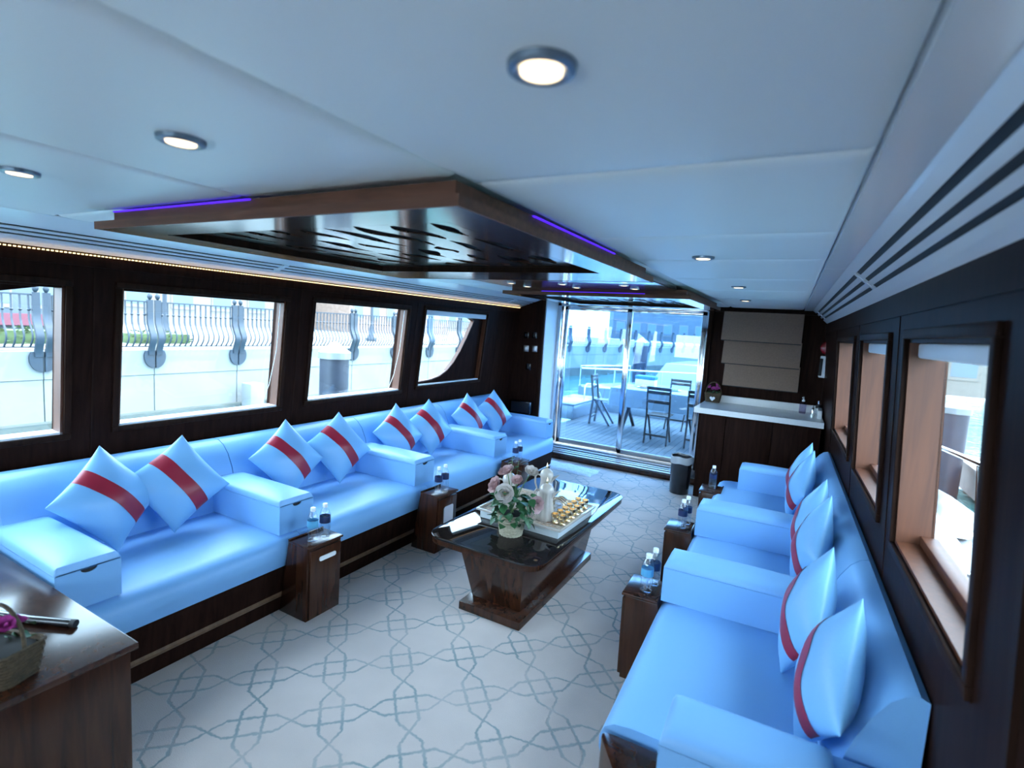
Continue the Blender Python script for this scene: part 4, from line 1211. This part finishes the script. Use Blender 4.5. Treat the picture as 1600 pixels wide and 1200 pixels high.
M_gel = pbr('white_gelcoat', (0.1494, 0.1564, 0.1635), 0.25, coat=0.3)
M_cloth = pbr('white_tablecloth', (0.2475, 0.2700, 0.2880), 0.85)
M_chair = wood('dark_teak_chair', (0.0370, 0.0252, 0.0178), (0.0630, 0.0407, 0.0267), 0.5, 0.1)
M_canvas = pbr('grey_canvas', (0.3333, 0.3704, 0.4148), 0.85)
M_dock = pbr('weathered_dock', (0.1630, 0.1259, 0.1185), 0.85, var=0.15, vscale=3)
M_bluesail = pbr('blue_canvas', (0.0370, 0.1630, 0.4444), 0.8)
def water_mat():
    m, nt, b = newmat('harbour_water')
    b.inputs['Base Color'].default_value = (0.035, 0.115, 0.115, 1); b.inputs['Roughness'].default_value = 0.12
    tc = nt.nodes.new('ShaderNodeTexCoord'); mp = nt.nodes.new('ShaderNodeMapping'); mp.inputs['Scale'].default_value = (1, 0.6, 1)
    n = nt.nodes.new('ShaderNodeTexNoise'); n.inputs['Scale'].default_value = 2.2; n.inputs['Detail'].default_value = 4
    bp = nt.nodes.new('ShaderNodeBump'); bp.inputs['Strength'].default_value = 0.5; bp.inputs['Distance'].default_value = 0.15
    nt.links.new(tc.outputs['Object'], mp.inputs['Vector']); nt.links.new(mp.outputs['Vector'], n.inputs['Vector'])
    nt.links.new(n.outputs['Fac'], bp.inputs['Height']); nt.links.new(bp.outputs['Normal'], b.inputs['Normal'])
    return m
wt = MB().add([(-90, -60, -1.3), (90, -60, -1.3), (90, 160, -1.3), (-90, 160, -1.3)], [(0, 1, 2, 3)]).build('water', water_mat(), None, 0)
tag(wt, 'green-blue harbour water around the boat', 'water', kind='stuff')

# boat outside the cabin
hull = MB().box(-3.75, 0.95, -2.0, 10.6, -1.1, -0.07).build('hull', M_gel, None, 0)
struct(hull, 'white hull of the boat below the decks')
sd = MB(); sd.box(0.62, 1.12, -2.0, 10.6, -0.06, 0.35)
struct(sd.build('side_deck', M_gel, None, 35, 0.01), 'white side deck outside the starboard windows')
struct(MB().box(-3.6, 0.9, -7.0, -1.75, -0.06, 0.40).build('added_foredeck', M_solid, None, 0), 'white foredeck added forward of the cabin to bounce light')  # unseen, added as a white reflector for the ceiling
# aft deck of single planks
dk = MB().box(-3.7, 0.6, 6.63, 10.6, -0.06, -0.005).build('aft_deck', M_black, None, 0)
struct(dk, 'grey teak aft deck outside the glass door')
pm = MB().box(-0.047, 0.047, 0, 3.94, -0.005, 0.02).mesh('plank', 0); pm.materials.append(M_teak)
for k in range(42): link('plank', pm, dk, (-3.6 + k * 0.099, 6.64, 0))
BH = thing('deck_bench', 'white moulded bench in the sun on the left of the aft deck', 'bench', (-3.75, 9.6, 0.02))
MB().box(-0.45, 0.14, -0.62, 0.75, 0.0, 0.26).build('base', M_gel, BH, 35, 0.015)
MB().box(-0.45, 0.15, -0.63, 0.76, 0.26, 0.30).build('seat_top', M_gel, BH, 35, 0.015)
MB().tube([(0.02, 0.2, 0.3), (0.02, 0.2, 0.55), (0.02, 0.3, 0.6), (0.12, 0.55, 0.58), (0.2, 0.7, 0.3), (0.22, 0.75, 0.0)], 0.012, 8).build('grab_rail', M_chrome, BH, 60)
bw = MB().box(-4.1, 0.9, 10.55, 10.75, -0.06, 0.22)
struct(bw.build('bulwark', M_gel, None, 35, 0.02), 'low white bulwark at the stern')

# dining table under a white cloth
DT = thing('dining_table', 'folding table under a white cloth on the aft deck', 'table', (-1.95, 8.95, 0.02))
MB().box(-0.84, 0.84, -0.42, 0.42, 0.70, 0.735).build('table_board', M_chair, DT, 0)
cl = MB(); rings = []
def clr(k, z, amp):
    out = []
    for p_ in rrect(-0.86 * k, 0.86 * k, -0.44 * k, 0.44 * k, 0.05, 5):
        a = math.atan2(p_[1], p_[0]); s = 1 + amp * math.sin(11 * a)
        out.append((p_[0] * s, p_[1] * s, z))
    return out
cl.loft([clr(1.0, 0.44, 0.02), clr(0.995, 0.55, 0.012), clr(0.99, 0.70, 0.003), clr(0.98, 0.738, 0), clr(0.9, 0.742, 0)], False)
k = len(cl.v) - 24
cl.f.append([k + i for i in range(24)])
cl.build('tablecloth', M_cloth, DT, 50)
for sx in (-0.62, 0.62):
    for s in (-1, 1):
        MB().strap([(sx, -0.38 * s, 0.0), (sx, 0.38 * s, 0.70)], 0.05, 0.03, (1, 0, 0)).build('leg', M_chair, DT, 0)
def deck_chair():
    e = thing('folding_chair', 'x', 'chair')
    for s in (-1, 1):
        MB().strap([(0.17 * s, -0.06, 0.0), (0.17 * s, -0.02, 0.45), (0.17 * s, -0.08, 0.88)], 0.022, 0.035, (1, 0, 0)).build('back_leg', M_chair, e, 0)
        MB().strap([(0.15 * s, 0.30, 0.0), (0.15 * s, 0.0, 0.45)], 0.022, 0.035, (1, 0, 0)).build('front_leg', M_chair, e, 0)
    for k in range(6):
        MB().box(-0.16, 0.16, -0.04 + k * 0.062, 0.012 + k * 0.062, 0.43, 0.445).build('seat_slat', M_chair, e, 0)
    for z in (0.66, 0.80, 0.86):
        MB().box(-0.165, 0.165, -0.075, -0.055, z - 0.03, z + 0.02).build('back_slat', M_chair, e, 35, 0.003)
    MB().box(-0.165, 0.165, -0.05, -0.03, 0.12, 0.15).build('stretcher', M_chair, e, 0)
    return e
c0 = deck_chair()
chs = [((-1.85, 8.05), 0.0, 'folding chair with its back to the glass door at the cloth-covered table'), ((-1.25, 8.1), -0.1, 'folding chair at the right front of the cloth-covered table'),
       ((-3.2, 9.05), -1.5, 'folding chair at the left end of the cloth-covered table'), ((-1.9, 9.75), PI, 'folding chair on the far side of the cloth-covered table')]
for k, ((x, y), rz, lb) in enumerate(chs):
    o = c0 if k == 0 else dup(c0, (0, 0, 0))
    o.location = (x, y, 0.0205); o.rotation_euler = (0, 0, rz); tag(o, lb, 'chair', 'folding chairs on the aft deck')
# things laid out on the table
zt = 0.02 + 0.7425
for k, (x, y, r, lb) in enumerate(((-2.35, 8.95, 0.11, 'white plate at the left of the deck table'), (-1.85, 9.0, 0.12, 'white plate in the middle of the deck table'), (-1.4, 8.95, 0.11, 'white plate at the right of the deck table'))):
    e = thing('plate', lb, 'plate', (x, y, zt), group='plates on the deck table')
    MB().lathe([(r * 0.5, 0.0), (r * 0.9, 0.012), (r, 0.02), (r * 0.9, 0.017), (r * 0.5, 0.006)], 20).build('dish', M_white, e, 50)
    MB().lathe([(r * 0.5, 0.008), (r * 0.55, 0.03), (r * 0.3, 0.05), (0.01, 0.055)], 12, ribs=5, amp=0.15).build('food', pbr('food_%d' % k, ((0.30, 0.14, 0.05), (0.16, 0.2, 0.05), (0.35, 0.2, 0.1))[k], 0.7, var=0.4, vscale=40), e, 50)
e = thing('drinks_cooler', 'blue-lidded white box on the deck table', 'box', (-2.38, 9.22, zt))
MB().box(-0.17, 0.17, -0.1, 0.1, 0.0, 0.13).build('body', M_white, e, 35, 0.008)
MB().box(-0.175, 0.175, -0.105, 0.105, 0.13, 0.19).build('lid', M_bluesail, e, 35, 0.01)

# rail and stanchion outside the starboard windows
SR = thing('deck_rail', 'white stainless rail slanting down outside the starboard window', 'rail', (1.05, 4.2, 0.35))
MB().tube([(0.0, -2.6, 0.85), (0.0, 0.6, 0.62), (0.0, 1.9, 0.52), (0.0, 4.0, 0.5)], 0.02, 8).build('handrail', M_chrome, SR, 60)
for y in (-2.2, -0.1, 2.1, 3.8):
    MB().tube([(0, y, 0.0), (0.0, y + 0.25, 0.65)], 0.016, 8).build('stanchion', M_chrome, SR, 60)
    MB().lathe([(0.035, 0.0), (0.035, 0.01), (0.02, 0.015)], 12, (0, y, 0)).build('foot', M_chrome, SR, 50)

# pilings
def piling(x, y, ztop, r, lb):
    e = thing('piling', lb, 'piling', (x, y, -1.6), group='dark mooring pilings with white caps')
    MB().lathe([(r, 0), (r, ztop + 1.6)], 22).build('shaft', M_pile, e, 50)
    MB().lathe([(r * 1.12, ztop + 1.54), (r * 1.12, ztop + 1.66), (0.02, ztop + 1.66 + r * 0.75)], 22).build('cap', M_gel, e, 30)
    return e
piling(-7.58, 6.93, 0.93, 0.26, 'dark piling with a white cap outside the third port window')
piling(-5.35, 19.6, 1.28, 0.25, 'dark piling with a white cap seen through the glass door')
piling(2.82, 13.8, 0.52, 0.24, 'dark piling with a white cone cap outside the wide starboard window')
# dock on the starboard side
DC = thing('dock', 'weathered pink-grey dock on the starboard side', 'dock', (5.4, 13.2, -1.3))
for k in range(10):
    MB().box(-2.2, 2.2, -2.4 + k * 0.46, -1.95 + k * 0.46, 0.62, 0.70).build('dock_plank', M_dock, DC, 0)
MB().box(-2.15, 2.15, -2.4, 2.15, 0.1, 0.62).build('dock_side', M_dock, DC, 0)
BO = thing('mooring_bollard', 'small grey bollard on the dock', 'bollard', (3.4, 13.4, -0.599))
MB().lathe([(0.10, 0), (0.10, 0.03), (0.055, 0.06), (0.055, 0.14), (0.16, 0.17), (0.16, 0.2), (0.05, 0.23)], 18).build('post', M_ledge, BO, 50)
RB = thing('tender', 'white and blue tender lying below the starboard side deck', 'boat', (2.1, 9.6, -1.25))
rings = []
for (y, w, h) in ((-1.2, 0.45, 0.55), (-0.4, 0.5, 0.5), (0.5, 0.42, 0.55), (1.1, 0.2, 0.65), (1.35, 0.03, 0.7)):
    rings.append([(-w, y, h), (-w * 0.8, y, 0.1), (0, y, 0.0), (w * 0.8, y, 0.1), (w, y, h), (w * 0.8, y, h), (0, y, h - 0.2), (-w * 0.8, y, h)])
MB().loft(rings).build('hull', M_gel, RB, 40)
MB().box(-0.35, 0.35, -0.3, 0.0, 0.38, 0.44).build('thwart', M_white, RB, 0)

# ------------------------------------------------------------------ quay
QX = -13.0
SP = 2.02
def baluster_path(x, y, side=(1, 0)):
    pts = []
    for t, o in ((0, 0.0), (0.06, 0.06), (0.14, 0.12), (0.24, 0.14), (0.34, 0.10), (0.45, 0.035), (0.55, 0.0), (1.0, 0.0)):
        pts.append((x + o * side[0], y + o * side[1], 0.69 + t))
    return pts
bal = MB().tube(baluster_path(0, 0), 0.018, 5)
bal.lathe([(0.018, 0), (0.036, 0.025), (0.018, 0.05)], 6, (0, 0, 1.38))
BAL = bal.mesh('baluster', 60); BAL.materials.append(M_iron)
RAIL = MB().box(-0.02, 0.02, 0, SP - 0.24, 1.675, 1.705).box(-0.02, 0.02, 0, SP - 0.24, 0.675, 0.70).mesh('rails', 0); RAIL.materials.append(M_iron)
def strap_mesh():
    pts = [(0.02, 0, 1.74), (0.02, 0, 1.35), (0.03, 0, 1.22), (0.09, 0, 1.08), (0.155, 0, 0.95), (0.165, 0, 0.86), (0.12, 0, 0.74), (0.07, 0, 0.62), (0.065, 0, 0.5)]
    me = MB().strap(pts, 0.125, 0.06, (0, 1, 0)).mesh('strap', 50); me.materials.append(M_iron); return me
STRAP = strap_mesh()
hp = [(0.0, 0.62)] + [(0.21 * math.sin(t), 0.44 + 0.23 * math.cos(t)) for t in [0.75 + (PI - 0.75) * k / 10 for k in range(11)]]
hp = [(0.0, 0.60), (0.17, 0.60)] + [(0.21 * math.cos(t) if t < PI / 2 else 0, 0.46 - 0.26 * math.sin(t)) for t in [-0.3 + (PI / 2 + 0.3) * k / 8 for k in range(9)]]
BRK = MB().prism(hp, 'x', 0.0, 0.05).mesh('bracket', 0); BRK.materials.append(M_iron)
FIN = MB().lathe([(0.02, 1.74), (0.045, 1.78), (0.055, 1.82), (0.04, 1.87), (0.01, 1.90)], 10).mesh('finial', 60); FIN.materials.append(M_iron)
def post(x, y, rz, lb):
    e = thing('railing_post', lb, 'post', (x, y, 0), rz, 'pairs of curved iron posts on the quay railing')
    for s in (-1, 1):
        link('strap', STRAP, e, (0, s * 0.083, 0)); link('finial', FIN, e, (0.02, s * 0.083, 0))
        b = link('bracket', BRK, e, (0.02, s * 0.018, 0)); b.scale = (1, s, 1)
def section(x, y, rz, nb, lb):
    e = thing('railing_section', lb, 'railing', (x, y, 0), rz, 'sections of the quay railing')
    link('rails', RAIL, e, (0, 0.12, 0))
    for k in range(nb):
        link('baluster', BAL, e, (0, 0.12 + (k + 0.5) * (SP - 0.24) / nb, 0))
path = []
for k in range(-2, 13): path.append((QX, 4.55 + SP * (k - 0), 0.0))
bx, by, bang = QX, path[-1][1] + SP, -0.24
for k in range(14): path.append((bx - math.sin(bang) * SP * k, by + math.cos(bang) * SP * k, bang))
QW = struct(thing('quay_wall', None, None, (QX, 4.55, 0)), 'pale concrete quay wall below the iron railing')
panel = MB().box(-0.5, 0.0, 0.012, SP - 0.012, -0.80, 0.03).mesh('wall_block', 0); panel.materials.append(M_concrete)
cop = MB().box(-0.5, 0.012, 0.01, SP - 0.01, 0.045, 0.60).mesh('coping_block', 0); cop.materials.append(M_concrete)
ledge = MB().box(-0.5, 0.22, 0.0, SP, -2.2, -0.80).mesh('ledge_block', 0); ledge.materials.append(M_ledge)
core = MB().box(-0.52, -0.02, 0.0, SP, -2.0, 0.59).mesh('wall_core', 0); core.materials.append(M_ledge)
ordn = ['first', 'second', 'third', 'fourth', 'fifth', 'sixth', 'seventh', 'eighth', 'ninth', 'tenth', 'eleventh', 'twelfth', 'thirteenth', 'fourteenth', 'fifteenth',
        'sixteenth', 'seventeenth', 'eighteenth', 'nineteenth', 'twentieth', 'twenty-first', 'twenty-second', 'twenty-third', 'twenty-fourth', 'twenty-fifth', 'twenty-sixth', 'twenty-seventh', 'twenty-eighth', 'twenty-ninth', 'thirtieth']
for k, (x, y, a) in enumerate(path):
    # panel joints fall on the posts
    for me in (panel, cop, ledge, core):
        link(me.name.split('.')[0], me, QW, (x - QX, y - 4.55, 0), (0, 0, a))
    post(x, y, a, '%s pair of curved iron posts on the quay, counted from the nearest port window' % ordn[k])
    section(x, y, a, 14 if k < 15 else 9, '%s section of quay railing, counted from the nearest port window' % ordn[k])
pv = struct(MB().box(-70, QX - 0.3, -30, 34, -1.0, 0.60).build('promenade', M_pave, None, 0), 'pale paved promenade behind the railing')
struct(MB().hexa([(-70, 34, -1), (QX - 0.3, 34, -1), (bx + 6.2, 62, -1), (-70, 90, -1), (-70, 34, 0.6), (QX - 0.3, 34, 0.6), (bx + 6.2, 62, 0.6), (-70, 90, 0.6)]).build('promenade', M_pave, None, 0), 'far paved promenade behind the bend in the quay')
# box on the water side ledge and dolphin block
tag(MB().box(-12.75, -12.35, 8.55, 8.95, -1.2, -0.25).build('service_box', M_concrete, None, 35, 0.03), 'grey concrete service box at the foot of the quay', 'box')

# hedges on the promenade
def hedge(x0, x1, y0, y1, h, lb, seed):
    rnd = random.Random(seed); mb = MB()
    nx, ny, nz = 3, max(4, int((y1 - y0) * 3)), 4
    mb.box(x0 + 0.05, x1 - 0.05, y0 + 0.05, y1 - 0.05, 0.6, 0.6 + h - 0.05)
    for k in range(int((y1 - y0) * 90)):
        f = rnd.random()
        x = x1 if f < 0.6 else rnd.uniform(x0, x1); y = rnd.uniform(y0, y1); z = 0.6 + (rnd.uniform(0, h) if f < 0.6 else h)
        s = rnd.uniform(0.04, 0.09); d = Vector((rnd.uniform(0.2, 1), rnd.uniform(-1, 1), rnd.uniform(-0.3, 1))).normalized()
        t = d.cross(Vector((0, 0, 1))).normalized(); p0 = Vector((x, y, z))
        mb.add([p0 - t * s * 0.5, p0 + d * s, p0 + t * s * 0.5, p0 - d * s * 0.2], [(0, 1, 2, 3)])
    o = mb.build('hedge', M_hedge, None, 0)
    tag(o, lb, 'hedge')
hedge(-15.8, -15.0, 0.5, 6.3, 0.34, 'clipped green hedge behind the railing outside the nearest port window', 1)
hedge(-15.8, -15.0, 7.0, 8.6, 0.30, 'short green hedge behind the railing outside the second port window', 2)

# buildings behind the promenade
def building(name, lb, x, y, w, d, h, mat, nw, nf, awn=False):
    # front face towards +x
    e = thing(name, lb, 'building', (x, y, 0.6))
    MB().box(-d, 0, 0, w, 0, h).build('walls', mat, e, 0)
    MB().box(-d - 0.1, 0.15, -0.1, w + 0.1, h, h + 0.25).build('roof', M_white, e, 0)
    fw = w / nw; fh = h / nf
    for i in range(nw):
        for j in range(nf):
            wn = MB().box(0.0, 0.04, fw * (i + 0.22), fw * (i + 0.78), fh * (j + 0.25), fh * (j + 0.82)).build('window', M_cream_wall, e, 0)
            MB().box(0.041, 0.05, fw * (i + 0.26), fw * (i + 0.74), fh * (j + 0.3), fh * (j + 0.78)).build('pane', M_winglass, wn, 0)
    if awn:
        MB().box(0.05, 0.25, 0, w, 0.12, 0.48).build('counter_front', M_awning, e, 0)
    return e
building('kiosk', 'low kiosk with a burgundy counter front outside the nearest port window', -21.5, 3.0, 5.5, 4, 2.6, M_bluewall, 4, 1, True)
building('shop_building', 'cream shop building outside the second port window', -27, 10, 12, 8, 6.5, M_cream_wall, 6, 2)
building('terrace_building', 'terracotta terrace building beyond the second port window', -24, 23, 10, 6, 3.2, M_terra, 7, 1)
building('shop_building', 'pale long building behind the third port window', -34, 34, 22, 8, 7, M_cream_wall, 9, 2)
building('apartment_block', 'tall blue-grey block left of the glass door view', -38, 62, 16, 12, 13, M_bluewall, 6, 4)
# blocks beyond the bend, turned towards the boat
for k, (x, y, rz, w, h, mat, lb) in enumerate(((-24, 72, -1.15, 13, 9, M_bluewall, 'blue-grey block in the middle of the glass door view'), (-12, 78, -1.35, 9, 7.5, M_cream_wall, 'pale block behind the bend of the quay'),
                                       (-2.0, 80, -1.5, 12, 7.6, M_bluewall, 'long pale block at the right of the glass door view'))):
    e = building('waterfront_block', lb, 0, 0, w, 6, h, mat, 6, 3)
    e.location = (x, y, 0.6 if k < 2 else -1.3); e.rotation_euler = (0, 0, rz)
# lamp posts on the promenade
def lamp(x, y, lb, src=[]):
    if not src:
        e = thing('street_lamp', lb, 'lamp', (x, y, 0.6), group='iron street lamps on the promenade')
        MB().lathe([(0.22, 0), (0.22, 0.12), (0.13, 0.2), (0.10, 0.55), (0.06, 0.7), (0.055, 3.6), (0.08, 3.65)], 12).build('column', M_iron, e, 50)
        MB().lathe([(0.10, 3.65), (0.2, 4.0), (0.22, 4.05), (0.03, 4.25)], 10).build('lantern', M_white, e, 40)
        src.append(e)
    else: dup(src[0], (x, y, 0.6), label=lb)
lamp(-16.4, 8.6, 'iron street lamp outside the second port window')
lamp(-16.4, 3.9, 'iron street lamp outside the nearest port window')
lamp(-16.4, 17.0, 'iron street lamp outside the third port window')
# neighbour's boat seen through the glass door
NB = thing('moored_boat', 'white moored motor boat with a bow rail seen through the glass door', 'boat', (-3.6, 17.5, -1.3))
rings = []
for (y, w, zd, ox) in ((-4.2, 0.05, 1.45, -1.6), (-3.6, 0.5, 1.42, -1.4), (-2.4, 1.05, 1.36, -0.9), (0, 1.6, 1.28, 0), (3.5, 1.8, 1.2, 0.6), (6, 1.7, 1.15, 0.9)):
    rings.append([(ox - w, y, zd), (ox - w * 0.85, y, 0.5), (ox - w * 0.5, y, -0.3), (ox + w * 0.5, y, -0.3), (ox + w * 0.85, y, 0.5), (ox + w, y, zd), (ox, y, zd + 0.06)])
MB().loft(rings).build('hull', M_gel, NB, 40)
cb_ = MB().loft([[(-0.9, 0.2, 1.25), (1.3, 0.2, 1.25), (1.6, 4.5, 1.2), (-0.6, 4.5, 1.2)], [(-0.6, 1.2, 2.0), (1.1, 1.2, 2.0), (1.4, 4.3, 2.0), (-0.4, 4.3, 2.0)]]).build('cabin', M_gel, NB, 35, 0.03)
for s in (-1, 1):
    pth = [(-1.6, -4.2, 1.95), (-1.4 + 0.5 * s, -3.5, 1.95), (-0.9 + 1.0 * s, -2.3, 1.92), (0.0 + 1.5 * s, 0.0, 1.85)]
    MB().tube(pth, 0.02, 6).build('bow_rail', M_chrome, NB, 60)
    for q in pth[1:]: MB().tube([(q[0], q[1], q[2] - 0.55), q], 0.014, 6).build('stanchion', M_chrome, NB, 60)
# white footbridge across the harbour
FBG = thing('footbridge', 'white footbridge over the harbour in the glass door view', 'bridge', (-4.5, 60, 1.9))
MB().box(-3.5, 14, -0.8, 0.8, 0.0, 0.35).build('bridge_deck', M_gel, FBG, 0)
for k in range(12): MB().box(-3.3 + k * 1.4, -3.2 + k * 1.4, -0.8, -0.7, 0.35, 1.35).build('baluster', M_white, FBG, 0)
MB().box(-3.5, 14, -0.8, -0.7, 1.3, 1.38).build('handrail', M_white, FBG, 0)
for x in (-3, 4, 11): MB().box(x - 0.3, x + 0.3, -0.5, 0.5, -3.4, 0.0).build('pier', M_concrete, FBG, 0)
# far bank seen through the starboard windows
building('boathouse', 'pale boathouse across the water outside the starboard window', 0, 0, 16, 6, 4.0, M_cream_wall, 6, 1)
o = [x for x in bpy.data.objects if x.name == 'boathouse'][0]; o.location = (2, 42, -1.0); o.rotation_euler = (0, 0, -PI / 2)
